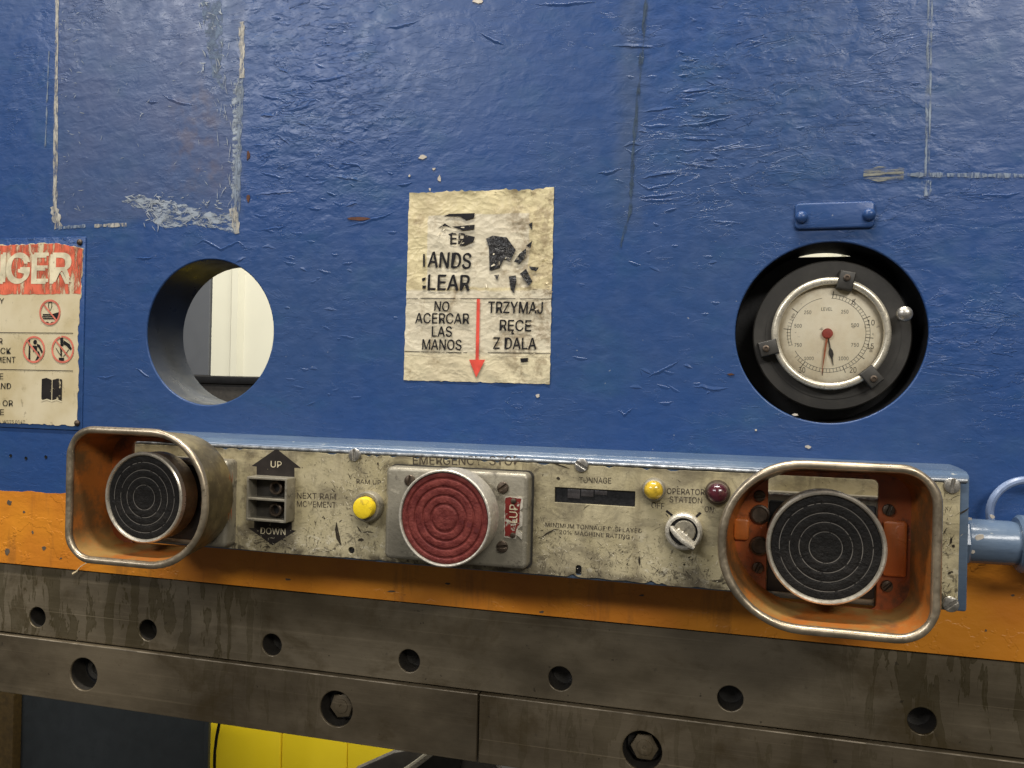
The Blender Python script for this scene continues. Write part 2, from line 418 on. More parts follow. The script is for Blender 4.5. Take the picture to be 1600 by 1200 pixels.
def guard_metal(name, inner):
    """cast guard: worn brassy metal with old paint in patches"""
    t = NT(name)
    n = t.noise(55, detail=6, rough=0.65); g = t.noise(700, detail=3)
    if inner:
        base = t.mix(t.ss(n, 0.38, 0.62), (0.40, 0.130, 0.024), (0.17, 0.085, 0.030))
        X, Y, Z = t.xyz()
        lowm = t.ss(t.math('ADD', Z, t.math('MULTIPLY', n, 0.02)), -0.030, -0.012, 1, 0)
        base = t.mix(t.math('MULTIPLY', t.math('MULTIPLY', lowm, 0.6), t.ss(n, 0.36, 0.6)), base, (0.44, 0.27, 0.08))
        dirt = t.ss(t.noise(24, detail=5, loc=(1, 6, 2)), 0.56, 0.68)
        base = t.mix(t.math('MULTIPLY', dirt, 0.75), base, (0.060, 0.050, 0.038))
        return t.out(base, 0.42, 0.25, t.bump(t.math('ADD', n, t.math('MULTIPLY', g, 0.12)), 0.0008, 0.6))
    base = t.mix(t.ss(n, 0.35, 0.65), (0.26, 0.205, 0.10), (0.15, 0.115, 0.062))
    base = t.mix(t.ss(t.noise(240, detail=6, rough=0.7, loc=(4, 1, 1)), 0.56, 0.68, 0, 0.5), base, (0.46, 0.36, 0.17))
    base = t.mix(t.ss(t.noise(30, detail=5, loc=(1, 9, 1)), 0.52, 0.66, 0, 0.6), base, (0.085, 0.066, 0.040))
    return t.out(base, t.ss(n, 0.3, 0.7, 0.36, 0.5), 0.65, t.bump(t.math('ADD', n, t.math('MULTIPLY', g, 0.10)), 0.0008, 0.6))

def steel_bar(name, stains=0.6, c0=(0.090, 0.071, 0.044), c1=(0.205, 0.168, 0.112)):
    t = NT(name)
    n = t.noise(13, st=(0.5, 1, 1), detail=6, rough=0.62); fine = t.noise(60, st=(0.04, 1, 6), detail=5, rough=0.7)
    base = t.mix(t.ss(n, 0.3, 0.7), c0, c1)
    base = t.mix(t.ss(fine, 0.54, 0.74, 0, 0.32), base, tuple(v * 1.6 for v in c1))
    X, Y, Z = t.xyz()
    sn = t.noise(58, st=(1.5, 1, 0.30), detail=5, rough=0.62, loc=(2, 1, 6), dist=0.5)
    band = t.ss(t.math('ABSOLUTE', t.math('SUBTRACT', sn, 0.545)), 0.008, 0.022, 1, 0)
    fill = t.ss(sn, 0.54, 0.56)
    xm = t.math('MAXIMUM', t.ss(X, -0.16, -0.10, 1, 0), t.math('MULTIPLY', t.ss(X, 0.27, 0.32), t.ss(X, 0.42, 0.46, 1, 0)))
    xm = t.math('MULTIPLY', xm, t.ss(t.noise(9, st=(1, 1, 0.5), detail=3, loc=(0, 4, 4)), 0.34, 0.48))
    st = t.math('MULTIPLY', t.math('MAXIMUM', t.math('MULTIPLY', band, 0.8), t.math('MULTIPLY', fill, 0.55)), xm)
    base = t.mix(t.math('MULTIPLY', st, stains), base, (0.050, 0.038, 0.012))
    sc = t.ss(t.noise(40, st=(0.03, 1, 9), detail=4, rough=0.6, loc=(5, 5, 5)), 0.64, 0.70)
    base = t.mix(t.math('MULTIPLY', sc, 0.35), base, tuple(v * 2.0 for v in c1))
    oil = t.noise(20, st=(0.8, 1, 1), detail=7, rough=0.68, loc=(1, 6, 3), dist=0.4); base = t.mix(t.ss(oil, 0.50, 0.68, 0, 0.6), base, (0.062, 0.042, 0.016))
    dn_ = t.ss(t.noise(150, detail=3, loc=(9, 9, 1)), 0.715, 0.735, 0, 0.7); base = t.mix(dn_, base, (0.03, 0.024, 0.016))
    wip = t.noise(7, st=(0.6, 1, 1.2), detail=5, rough=0.6, loc=(8, 2, 2))
    base = t.mix(t.ss(wip, 0.5, 0.7, 0, 0.65), base, tuple(v * 0.55 for v in c0))
    mot = t.noise(170, detail=6, rough=0.7, loc=(3, 3, 0)); base = t.mix(t.ss(mot, 0.60, 0.75, 0, 0.5), base, (0.05, 0.042, 0.03))
    return t.out(base, t.ss(n, 0.3, 0.7, 0.32, 0.50), 0.45, t.bump(t.math('ADD', fine, t.math('MULTIPLY', mot, 0.5)), 0.0003, 0.5))

def print_ink(name, color, worn=0.15, scale=170, rough=0.55, st=(1, 1, 1), rot=(0, 0, 0), soft=0.04):
    t = NT(name); n = t.noise(scale, st=st, detail=6, rough=0.7, rot=rot)
    lim = 0.5 + (0.5 - worn) * 0.42
    a = t.ss(n, lim - soft + 0.04, lim + soft, 1, 0)
    c = t.mix(t.ss(t.noise(90, detail=4, loc=(1, 1, 5)), 0.3, 0.7), tuple(v * 0.8 for v in color), tuple(min(1, v * 1.25) for v in color))
    return t.out(c, rough, 0, None, a, spec=0.2)

def aged_paper():
    t = NT('aged_vinyl')
    n = t.noise(24, detail=6, rough=0.65)
    base = t.mix(t.ss(n, 0.35, 0.65), (0.66, 0.57, 0.33), (0.54, 0.45, 0.26))
    X, Y, Z = t.xyz(); wb = t.math('MULTIPLY', t.math('SUBTRACT', t.noise(50, detail=4, loc=(5, 5, 5)), 0.5), 0.006)
    XX = t.math('ADD', X, wb); ZZ = t.math('ADD', Z, wb)
    cen = t.math('MULTIPLY', t.ss(XX, -0.0402, -0.0392), t.math('MULTIPLY', t.ss(XX, 0.038, 0.039, 1, 0), t.math('MULTIPLY', t.ss(ZZ, 0.052, 0.053, 1, 0), t.ss(ZZ, -0.002, 0.0, 0, 1))))
    low = t.math('MULTIPLY', t.ss(ZZ, -0.004, -0.002, 1, 0), t.ss(ZZ, -0.052, -0.046, 0.5, 1))
    base = t.mix(t.math('MULTIPLY', t.math('MAXIMUM', cen, low), 0.75), base, t.mix(n, (0.66, 0.61, 0.49), (0.55, 0.49, 0.37)))
    d = t.ss(t.noise(38, detail=8, rough=0.72, loc=(3, 1, 1), dist=0.4), 0.53, 0.70)
    base = t.mix(t.math('MULTIPLY', d, 0.85), base, (0.22, 0.155, 0.075))
    tear = t.math('MULTIPLY', t.ss(t.math('ADD', X, t.math('MULTIPLY', n, 0.03)), 0.020, 0.052), t.ss(t.noise(90, detail=7, rough=0.72, loc=(1, 7, 1)), 0.46, 0.60))
    base = t.mix(t.math('MULTIPLY', tear, 0.6), base, (0.20, 0.14, 0.075))
    w1 = t.noise(45, detail=4, loc=(2, 2, 7))
    def facets(sc, loc):
        v = t.new('ShaderNodeTexVoronoi'); v.feature = 'F1'; v.inputs['Scale'].default_value = sc
        mp = t.vec((0.8, 1, 1.1), (0, 0.4, 0), loc); ad = t.new('ShaderNodeMixRGB'); ad.blend_type = 'ADD'; ad.inputs[0].default_value = 0.018
        nz = t.new('ShaderNodeTexNoise'); t.link(mp, nz.inputs['Vector']); nz.inputs['Scale'].default_value = 60
        t.link(mp, ad.inputs[1]); t.link(nz.outputs['Color'], ad.inputs[2]); t.link(ad.outputs[0], v.inputs['Vector'])
        return v.outputs['Distance']
    h = t.math('ADD', t.math('MULTIPLY', facets(95, (0, 0, 0)), 0.7), t.math('MULTIPLY', facets(230, (3, 3, 3)), 0.4))
    h = t.math('ADD', h, t.math('MULTIPLY', w1, 0.5))
    crk = t.ss(t.math('ABSOLUTE', t.math('SUBTRACT', t.noise(60, st=(0.7, 1, 1), detail=6, rough=0.7, loc=(8, 1, 1), dist=0.6), 0.5)), 0.0, 0.009, 1, 0)
    base = t.mix(t.math('MULTIPLY', crk, 0.35), base, (0.22, 0.16, 0.09))
    return t.out(base, 0.40, 0, t.bump(h, 0.0013, 0.55))

def sign_face():
    t = NT('yellowed_enamel'); n = t.noise(18, detail=6)
    base = t.mix(t.ss(n, 0.35, 0.7), (0.64, 0.56, 0.38), (0.50, 0.41, 0.23))
    d = t.ss(t.noise(120, st=(0.6, 1, 1), detail=7, rough=0.75, rot=(0, 0.7, 0)), 0.64, 0.70)
    base = t.mix(t.math('MULTIPLY', d, 0.55), base, (0.20, 0.15, 0.09))
    d2 = t.ss(t.noise(45, detail=8, rough=0.75, loc=(4, 2, 2), dist=0.5), 0.56, 0.70); base = t.mix(t.math('MULTIPLY', d2, 0.5), base, (0.27, 0.22, 0.12))
    d3 = t.ss(t.noise(200, st=(1, 1, 0.5), detail=6, rough=0.75, loc=(1, 2, 9)), 0.62, 0.67); base = t.mix(t.math('MULTIPLY', d3, 0.45), base, (0.14, 0.11, 0.07))
    return t.out(base, 0.4, 0, t.bump(n, 0.0006, 0.4))

def cap_rubber(name, color, lo, rough=0.6):
    t = NT(name); n = t.noise(160, detail=6, rough=0.7); g = t.noise(480, detail=3)
    base = t.mix(t.ss(n, 0.35, 0.7), color, lo)
    base = t.mix(t.ss(t.noise(210, st=(0.4, 1, 1), detail=6, rough=0.75, rot=(0, 0.9, 0), loc=(2, 3, 3)), 0.62, 0.68, 0, 0.5), base, tuple(min(1, v * 1.9 + 0.012) for v in color))
    return t.out(base, rough, 0, t.bump(t.math('ADD', n, t.math('MULTIPLY', g, 0.5)), 0.0012, 0.8), spec=0.22)

def corrugated(name, c, rough=0.5):
    return plain(name, c, rough, 0, 0.05, 3, 0.0)

MB = paint_blue('blue_paint')
MB2 = paint_blue('blue_enamel', False)
MBEIGE = beige_metal()
MOR = orange_paint()
MORIN = orange_paint('orange_casting_paint', (0.40, 0.095, 0.018), (0.20, 0.048, 0.014), 0.9, True)
MPAD = orange_paint('worn_orange_pad', (0.50, 0.135, 0.020), (0.36, 0.085, 0.016), 0.9)
MGOUT = guard_metal('guard_brass', False); MGIN = guard_metal('guard_inner', True)
MRIM = plain('rubbed_bright_metal', (0.42, 0.35, 0.25), 0.36, 0.8, 0.35, 70, 0.0003)
MRIM2 = plain('bright_ring_metal', (0.60, 0.55, 0.45), 0.34, 0.7, 0.25, 70, 0.0003)
MSTEEL = steel_bar('oily_steel', 0.9)
MSTEEL2 = steel_bar('machined_steel', 0.4, (0.078, 0.060, 0.037), (0.170, 0.136, 0.088))
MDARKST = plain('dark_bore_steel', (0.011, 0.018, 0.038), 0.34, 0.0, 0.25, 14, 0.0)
MHOLE = plain('dark_bore', (0.022, 0.019, 0.015), 0.5, 0.0, 0.3, 60, 0.0)  # dark brown for the sleeves added inside the bar holes
MBLACK = plain('black_paint', (0.006, 0.006, 0.007), 0.45, 0, 0.3)
MBLACKM = plain('matt_black_flange', (0.030, 0.027, 0.022), 0.55, 0.0, 0.3, 50)
MSCREW = plain('screw_steel', (0.42, 0.40, 0.36), 0.36, 0.85, 0.3, 300, 0.0003)
MDSCREW = plain('dark_screw', (0.10, 0.075, 0.055), 0.45, 0.7, 0.3, 300)
def grimy(name, color, rough, metal):
    t = NT(name); n = t.noise(70, detail=7, rough=0.7); g = t.noise(420, detail=3)
    c = t.mix(t.ss(t.noise(22, detail=5, loc=(3, 3, 1)), 0.3, 0.7), color, tuple(v * 0.68 for v in color))
    c = t.mix(t.ss(n, 0.54, 0.66, 0, 0.75), c, (0.065, 0.055, 0.042))
    c = t.mix(t.ss(t.noise(160, st=(0.4, 1, 1), detail=6, rough=0.72, rot=(0, 0.6, 0), loc=(1, 1, 1)), 0.60, 0.66, 0, 0.6), c, tuple(min(1, v * 1.6) for v in color))
    return t.out(c, t.ss(n, 0.3, 0.7, rough - 0.06, rough + 0.14), metal, t.bump(t.math('ADD', n, t.math('MULTIPLY', g, 0.25)), 0.0008, 0.6))
MSILV = grimy('cast_aluminium', (0.34, 0.31, 0.24), 0.42, 0.5)
MSILV2 = plain('sand_cast_aluminium', (0.60, 0.56, 0.47), 0.45, 0.55, 0.15, 420, 0.0008)
MCHROME = plain('bright_bezel', (0.60, 0.55, 0.44), 0.30, 0.55, 0.2, 60, 0.0002)
MINK = print_ink('black_ink', (0.012, 0.011, 0.012), 0.10)
MINKW = print_ink('worn_black_ink', (0.018, 0.015, 0.014), 0.36, 130)
MENG = print_ink('engraved_ink', (0.065, 0.052, 0.038), 0.33, 230)
MINKR = print_ink('red_ink', (0.62, 0.075, 0.05), 0.08, 140)
MREDH = print_ink('faded_red_ink', (0.62, 0.135, 0.075), 0.46, 110, 0.45, (1.6, 1, 0.35), soft=0.10)
MREDP = print_ink('pale_red_ink', (0.58, 0.16, 0.11), 0.22, 150)
MCREAM = print_ink('cream_ink', (0.62, 0.55, 0.38), 0.2, 120)
MRESID = print_ink('adhesive_residue', (0.40, 0.38, 0.33), 0.49, 260, 0.7, (1.4, 1, 0.4), soft=0.15)
MRESIDF = print_ink('thin_adhesive_residue', (0.19, 0.23, 0.29), 0.53, 240, 0.6, (1.6, 1, 0.35), soft=0.12)
MRESIDH = print_ink('brushed_adhesive_residue', (0.20, 0.20, 0.17), 0.52, 200, 0.6, (0.15, 1, 1.8), soft=0.10)
MRESIDG = print_ink('dull_green_smear', (0.040, 0.066, 0.105), 0.52, 170, 0.5, (1.6, 1, 0.35), soft=0.12)
MCHALKF = print_ink('thin_chalk', (0.12, 0.16, 0.23), 0.54, 160, 0.6, (0.8, 1, 1), (0, 0.5, 0), 0.12)
MCHALK = print_ink('chalky_scuff', (0.27, 0.31, 0.36), 0.54, 210, 0.6, (0.5, 1, 1.3), (0, 0.5, 0), 0.09)
hp = NT('crumpled_black_print'); hv = hp.noise(120, detail=5, rough=0.6, dist=1.0); hw = hp.ss(hp.noise(190, detail=6, rough=0.7, loc=(3, 3, 3)), 0.56, 0.63)
MHAND = hp.out(hp.mix(hp.math('MULTIPLY', hw, 0.6), (0.014, 0.013, 0.013), (0.20, 0.17, 0.12)), 0.3, 0, hp.bump(hv, 0.003, 0.8))
MPAPER = aged_paper(); MSIGN = sign_face()
MEDGE = plain('rubbed_steel_edge', (0.42, 0.36, 0.27), 0.35, 0.6, 0.5, 60, 0.0004)
MLIP = plain('rubbed_paint_edge', (0.34, 0.36, 0.38), 0.3, 0.4, 0.5, 200, 0.0004)
MRUST = plain('rust', (0.085, 0.032, 0.016), 0.8)
MCHIP = plain('bare_chip', (0.48, 0.43, 0.36), 0.7)
MDCHIP = plain('grimy_bare_steel', (0.10, 0.075, 0.05), 0.6)
MFIBRE = plain('straw_fibre', (0.62, 0.50, 0.30), 0.7)

MDARKST.node_tree.nodes['Principled BSDF'].inputs['Specular IOR Level'].default_value = 0.18
# ------------------------------------------------------------------ the ram of the press
HX, HZ, HR = -411.5, 35.6, 58.7
GX, GZ, GR = 57.7, 38.0, 59.6
ram = thing('press_ram', PLX, PLZ, 0, 'big blue steel ram plate with two round holes and an orange lower edge', 'machine plate')
outl = [(-1300, -165.9), (800, -165.9), (800, 900), (-1300, 900)]
finish('blue_plate', curve_plate([outl, circle(HX, HZ, HR, 128), circle(GX, GZ, GR, 128)], -47, 0, 0.9, 2), MB, ram, 30)
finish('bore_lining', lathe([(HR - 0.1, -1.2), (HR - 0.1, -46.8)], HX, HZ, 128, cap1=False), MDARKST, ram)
tag(finish('bore_lining', lathe([(GR - 0.1, -1.6), (GR - 0.1, -46.8)], GX, GZ, 128, cap1=False), MBLACK, ram), 'black lining of the gauge hole')
xs = np.linspace(-1299, 799, 420)
top = [(x, -102.8 + 0.9 * math.sin(x * 0.021) + random.uniform(-0.7, 0.7)) for x in xs]
finish('orange_band', curve_plate([[(-1299, -165.6), (799, -165.6)] + top[::-1]], 0.05, 0.45), MOR, ram)

def jag(pts, step=3.0, amp=0.8):
    out = []
    for (a, b) in zip(pts, pts[1:] + pts[:1]):
        L = math.hypot(b[0] - a[0], b[1] - a[1]); n = max(1, int(L / step))
        for i in range(n):
            out.append((a[0] + (b[0] - a[0]) * i / n + random.uniform(-amp, amp), a[1] + (b[1] - a[1]) * i / n + random.uniform(-amp, amp)))
    return out
# what is left of two stickers: ragged glue lines
RAGN = [0]
def ragged(a, b, wpx, mat, n=26, jit=0.35):
    RAGN[0] += 1
    p, q = at(*a), at(*b); L = math.hypot(q[0] - p[0], q[1] - p[1]); wmm = wpx / 2.24
    pts = [(p[0] + (q[0] - p[0]) * i / n, p[1] + (q[1] - p[1]) * i / n) for i in range(n + 1)]
    ws = [wmm * random.uniform(1 - jit, 1 + jit) for _ in pts]
    return flat([stroke(pts, ws)], 0.32 + 0.012 * RAGN[0], mat, ram, 'adhesive_residue')
ragged((91, -120), (86, 340), 9, MRESID); ragged((378, 34), (378, 122), 10, MRESID)
ragged((376, 122), (369, 365), 13, MRESIDF); ragged((148, 353), (198, 351), 7, MRESID, 10)
ragged((84, 322), (92, 356), 17, MRESID, 8); ragged((92, 356), (135, 353), 6, MRESIDF, 10)
ragged((364, 325), (371, 365), 14, MRESID, 8)
ragged((77, 80), (71, 235), 3, MRESIDF, 18, 0.6)
ragged((1453, -120), (1446, 272), 3, MRESIDF); ragged((1458, -120), (1451, 272), 2.5, MRESIDF); ragged((1349, 272), (1412, 272), 18, MRESIDH, 8)
ragged((1412, 273), (1840, 277), 6, MRESIDF, 50); ragged((1447, 282), (1449, 306), 12, MRESIDF, 6)
ragged((1010, 0), (990, 230), 5, MRESIDG, 18, 0.6); ragged((990, 230), (985, 330), 5, MRESIDG, 14, 0.6); ragged((985, 330), (966, 395), 4, MRESIDG, 12, 0.6)
def blob(pts, mat):
    RAGN[0] += 1; flat([jag(pp(pts)[::-1], 2.5, 1.0)], 0.1 + 0.004 * RAGN[0], mat, ram, 'chalky_patch')


# pale scuffs inside the old sticker mark
sc = []
def scuffs(n, x0, x1, y0, y1, ang, sl, wd):
    for _ in range(n):
        x, z = at(random.uniform(x0, x1), random.uniform(y0, y1)); a = math.radians(random.gauss(*ang)); L = random.uniform(*sl)
        k = random.uniform(-0.4, 0.4)
        pts = [(x + L * s * math.cos(a + k * s), z + L * s * math.sin(a + k * s)) for s in (0, 0.3, 0.6, 1)]
        sc.append(stroke(pts, [0.05, wd * random.uniform(0.5, 1.3), wd * random.uniform(0.5, 1.3), 0.05]))
scuffs(70, 225, 345, 308, 352, (-20, 40), (2, 9), 0.8)
scuffs(16, 195, 250, 303, 322, (-12, 14), (5, 12), 0.9)
scuffs(40, 340, 375, 60, 360, (88, 12), (3, 16), 0.45)
scuffs(40, 92, 130, 20, 340, (15, 40), (2, 7), 0.4)
scuffs(45, 130, 360, 20, 300, (0, 60), (1.5, 6), 0.35)
scuffs(26, 310, 350, 0, 110, (-60, 25), (3, 9), 0.9)
blob([(190, 314), (215, 305), (250, 312), (285, 318), (320, 330), (345, 335), (372, 330), (372, 366), (340, 356), (300, 352), (255, 356), (238, 345), (228, 328)], MCHALK)
blob([(315, 2), (345, 0), (350, 60), (343, 110), (350, 140), (333, 120), (322, 60)], MCHALKF)
blob([(364, 130), (378, 126), (374, 300), (362, 310)], MCHALK)

flat(sc, 0.66, print_ink('scratched_chalk', (0.30, 0.33, 0.36), 0.42, 220), ram, 'scuff_mark')['kind'] = 'stuff'

# raised wrinkles and flake edges in the thick paint
bm = bmesh.new()
def ridge(pts, r=0.42, wig=0.5, up=True):
    """edge of a paint layer: a steep face along the line, fading back into the wall"""
    P = pp(pts); Q = []
    for (a, b) in zip(P, P[1:]):
        m = max(3, int(math.hypot(b[0] - a[0], b[1] - a[1]) / 1.6))
        for i in range(m): Q.append((a[0] + (b[0] - a[0]) * i / m, a[1] + (b[1] - a[1]) * i / m))
    Q.append(P[-1]); n = len(Q); sg = 1 if up else -1; w1 = 0.0; rows = []
    for i, (x, z) in enumerate(Q):
        w1 = 0.6 * w1 + random.gauss(0, wig * 0.6); e = min(1, 3.2 * min(i, n - 1 - i) / n + 0.04); h = r * e * random.uniform(0.75, 1.15); z += w1
        rows.append([bm.verts.new(V(x, z + sg * q, p)) for q, p in ((0.42 * e + 0.05, -0.03), (0.16 * e, h * 0.75), (-0.12 * e, h), (-0.7 * e, h * 0.78), (-1.6 * e, h * 0.30), (-2.5 * e - 0.05, -0.03))])
    for A, B in zip(rows, rows[1:]):
        for k in range(5): bm.faces.new((A[k], A[k + 1], B[k + 1], B[k]))
for l in ([(1062, 145), (1112, 140)], [(1060, 152), (1112, 142)], [(1058, 118), (1078, 117)], [(1062, 94), (1094, 92)], [(1082, 100), (1092, 92)],
          [(1003, 175), (1060, 168)], [(1000, 197), (1050, 194)], [(1060, 196), (1100, 192), (1145, 183)], [(1075, 180), (1145, 180)], [(1060, 217), (1118, 218), (1121, 210)],
          [(1060, 234), (1098, 234)], [(1052, 252), (1125, 262)], [(1098, 249), (1124, 250)], [(990, 281), (1015, 296), (1045, 287), (1065, 272)], [(995, 309), (1060, 302)],
          [(998, 313), (1058, 311)], [(1036, 330), (1060, 325)], [(1000, 280), (1066, 268)], [(932, 271), (975, 264)], [(975, 232), (990, 238), (1006, 228)], [(972, 230), (988, 225), (1005, 227)],
          [(250, 146), (275, 158), (306, 165)], [(228, 157), (248, 160)], [(482, 128), (525, 120), (552, 116)], [(482, 130), (490, 138)], [(600, 45), (655, 33)], [(748, 50), (790, 70)],
          [(440, 175), (498, 160)], [(405, 148), (445, 155)], [(405, 180), (430, 182)], [(405, 268), (450, 280)], [(395, 305), (455, 300), (470, 302)], 
          [(530, 254), (560, 257), (568, 268)], [(518, 275), (568, 284)], [(620, 290), (645, 285)], [(540, 322), (560, 318)], [(300, 384), (318, 374), (345, 388), (372, 376), (388, 392)],
          [(366, 412), (385, 402)], [(210, 402), (240, 403)], [(150, 590), (180, 588)], [(212, 575), (235, 590)], [(965, 640), (975, 646), (990, 636)],
          [(1000, 576), (1004, 588)], [(1080, 604), (1115, 610), (1140, 606)], [(830, 8), (935, 2)], [(540, 355), (620, 330)], [(955, 72), (1025, 74)], [(1530, 305), (1600, 302)], 
          [(1010, 590), (1050, 570), (1065, 560)], [(1110, 345), (1160, 348)], [(405, 700 - 340), (450, 352)]):
    ridge(l, random.uniform(0.38, 0.6), 0.4, random.random() < 0.8)
for _ in range(150):
    cx = random.choice([random.uniform(380, 620), random.gauss(500, 60), random.gauss(1080, 60), random.uniform(880, 1440)])
    cy = random.uniform(0, 640)
    if 620 < cx < 880 and 280 < cy < 610: continue
    if 215 < cx < 440 and 390 < cy < 650 or math.hypot(cx - 1300, cy - 519) < 185 or (cx < 150 and cy > 350): continue
    L = random.uniform(6, 26); a = random.gauss(-6, 12); s = math.tan(math.radians(a))
    ridge([(cx, cy), (cx + L, cy - L * s)], random.uniform(0.2, 0.42), 0.35, random.random() < 0.75)
ro = finish('paint_ridge', bm_mesh(bm), MB, ram, 75); ro['kind'] = 'stuff'

# chips down to primer and rust
for (x, y, wx, wy, mt) in ((388, 243, 3, 8, MRUST), (388, 309, 3, 7, MRUST), (746, 2, 8, 4, MCHIP), (560, 342, 18, 4, MRUST), (1262, 698, 6, 3, MCHIP), (840, 618, 4, 3, MCHIP),
                           (1243, 648, 5, 2.5, MCHIP), (660, 246, 7, 4, MCHIP), (678, 264, 3, 2, MCHIP), (687, 280, 3, 6, MCHIP), (640, 275, 2, 2, MCHIP), (672, 296, 2, 3, MCHIP),
                           (1142, 585, 6, 2, MRUST), (1181, 672, 2.5, 2, MCHIP)):
    pts = [(x + wx * math.cos(a) * random.uniform(0.55, 1.2), y + wy * math.sin(a) * random.uniform(0.55, 1.2)) for a in [i * 2 * math.pi / 9 for i in range(9)]]
    flat([pp(pts)[::-1]], 0.5, mt, ram, 'paint_chip', 0.4)
for (x, y, wx, wy) in ((16, 786, 4, 5), (12, 862, 4, 5), (70, 856, 4, 4), (96, 872, 2, 2), (38, 800, 2, 2), (52, 832, 2, 3), (450, 905, 6, 2), (700, 912, 4, 2), (847, 956, 4, 2.5), (612, 924, 7, 1.5), (1003, 930, 5, 1.5), (1180, 960, 2, 2), (1540, 985, 2, 2), (1582, 930, 3, 2)):
    pts = [(x + wx * math.cos(a) * random.uniform(0.5, 1.25), y + wy * math.sin(a) * random.uniform(0.5, 1.25)) for a in [i * 2 * math.pi / 9 for i in range(9)]]
    flat([pp(pts)[::-1]], 0.62, MDCHIP, ram, 'paint_chip', 0.15)
for (x, y) in ((17, 712), (72, 714), (41, 716)):
    finish('drilled_hole', lathe([(1.5, 0.4), (1.2, -0.5), (1.2, 0.1)], *at(x, y), n=12), MBLACK, ram)

# small blue-painted plate above the gauge
npx, npz = at(1305, 337)
npl = thing('nameplate', npx, npz, 0, 'small blank plate painted over in blue, riveted above the gauge', 'plate')
x0, z1 = at(1242, 319); x1, z0 = at(1366, 356)
finish('plate', prism(rrect(x0, x1, z0, z1, 3), 0, 2.6, 1.2, 3), MB, npl)
for q in ((1252, 341), (1357, 337)):
    finish('rivet', lathe([(4.1, 2.4), (4.0, 3.6), (3.3, 5.0), (2.0, 5.9), (0.6, 6.2)], *at(*q), n=20), MB, npl)

# ------------------------------------------------------------------ danger sign at the left edge
sx1 = (at(134, 368)[0] + at(131, 668)[0]) / 2
sz1, sz0 = 115.6, -48.0
dsg = thing('danger_sign', sx1 - 60, (sz0 + sz1) / 2, 0, 'yellowed DANGER sign with red header and three prohibition pictograms at the left edge', 'sign')
finish('backing_plate', prism(rrect(sx1 - 250, sx1, sz0, sz1, 1.5), 0, 1.2, 0.4), MB, dsg)
fz = at(60, 460)[1]; ez = sz0 + 4
finish('face_sheet', prism(jag([(sx1 - 248, ez), (sx1 - 5, ez), (sx1 - 4, -5), (sx1 - 5.5, 30), (sx1 - 3.5, fz), (sx1 - 2.0, sz1 - 10), (sx1 - 30, sz1 - 5), (sx1 - 60, sz1 - 5.5), (sx1 - 248, sz1 - 6)]), 1.2, 1.6), MSIGN, dsg, 0)
finish('red_header', prism(jag([(sx1 - 247, fz), (sx1 - 3.8, fz), (sx1 - 2.2, sz1 - 10.5), (sx1 - 30, sz1 - 5.5), (sx1 - 60, sz1 - 6), (sx1 - 247, sz1 - 6.5)], 4, 0.4), 1.6, 1.75), MREDH, dsg, 0)
PS = 1.9
for ch, xa, xb in (('D', -112, -86), ('A', -82, -52), ('N', -49, -0 + 7), ('G', 11, 45), ('E', 51, 74), ('R', 80, 111)):
    if ch == 'N': xa = -24
    ptext(ch, (xa - (35 if ch in 'DA' else 0) * 0, 419), (xb, 419), 46 if ch != 'G' else 45, PS, MCREAM, dsg, 0.05, 'letter')
for body, l, r, h in (('RY', (-7, 470), (6, 470), 8), ('UCK', (-8, 548), (17, 548), 9), ('EMENT', (-12, 562), (24, 562), 9),
                      ('R', (-2, 533), (4, 533), 9), ('E', (-1, 588), (5, 588), 9), ('AND', (-7, 603), (17, 603), 9), ('G OR', (-8, 630), (20, 630), 9), ('E', (0, 644), (6, 644), 9)):
    ptext(body, l, r, h, PS, MINK, dsg, 0.014)
ptext('NG. WSTS 0149', (-8, 659), (39, 659), 5, PS, MENG, dsg)
for y in (519, 576):
    a, b = at(-160, y + 1, PS), at(114, y, PS); zz = (a[1] + b[1]) / 2
    flat([[(a[0], zz - 0.3), (b[0], zz - 0.3), (b[0], zz + 0.3), (a[0], zz + 0.3)]], PS, MINK, dsg, 'ruled_line')
mm_px = 1 / 2.05
def pict(cx, cy, rx, figs):
    x, z = at(cx, cy, PS); r = rx
    o = finish('pictogram', annulus(x, z, r - 1.7, r, PS + 0.15, 40), MREDP, dsg)
    a = math.radians(-45); c, s = math.cos(a), math.sin(a)
    flat([[(x + c * u - s * v, z + s * u + c * v) for u, v in ((-r + 1.2, -0.7), (r - 1.2, -0.7), (r - 1.2, 0.7), (-r + 1.2, 0.7))]], PS + 0.1, MREDP, o, 'slash')
    flat([[(x + u, z + v) for u, v in f] for f in figs], PS, MINK, o, 'figure')
# hand under a tool
pict(78, 488, 11.0, [stroke([(-1.5, 8.5), (1.5, 8.5), (1.8, 5), (0, 1), (-1.8, 5), (-1.5, 8.5)], 0.7), [(0.5, -2), (9, 0.2), (9, -6), (5, -6.5)], [(-7.5, -1.4), (4, -1.4), (4, -2.6), (-7.5, -2.6)], [(-8, -3.2), (4, -3.2), (4, -4.2), (-8, -4.2)],
                        [(-7, -4.8), (4, -4.8), (4, -5.8), (-7, -5.8)], [(-4, -8), (-2, -8), (0, -9.6), (2, -8), (4, -8), (3, -10.3), (-3, -10.3)]])
# person pushed by a bar
pict(53, 546, 11.6, [circle(1, 6.3, 2.0, 14), [(-6, 9.5), (-4.5, 9.5), (-4.5, 4), (-6, 3)], [(-5.5, 3), (-4, 3), (-3.6, -10), (-5.8, -9.5)], [(3, 5), (6, 4), (9.5, -2), (8, -3), (5, 1.5), (3, 2.5)], [(-1.5, 3.4), (3, 3), (3.2, -1), (-1, -2)],
                        [(3, -0.5), (5.6, -2), (7, -6), (5.6, -6.6)], [(1, -10.5), (3, -10.6), (5.4, -6.6), (4, -5)]])
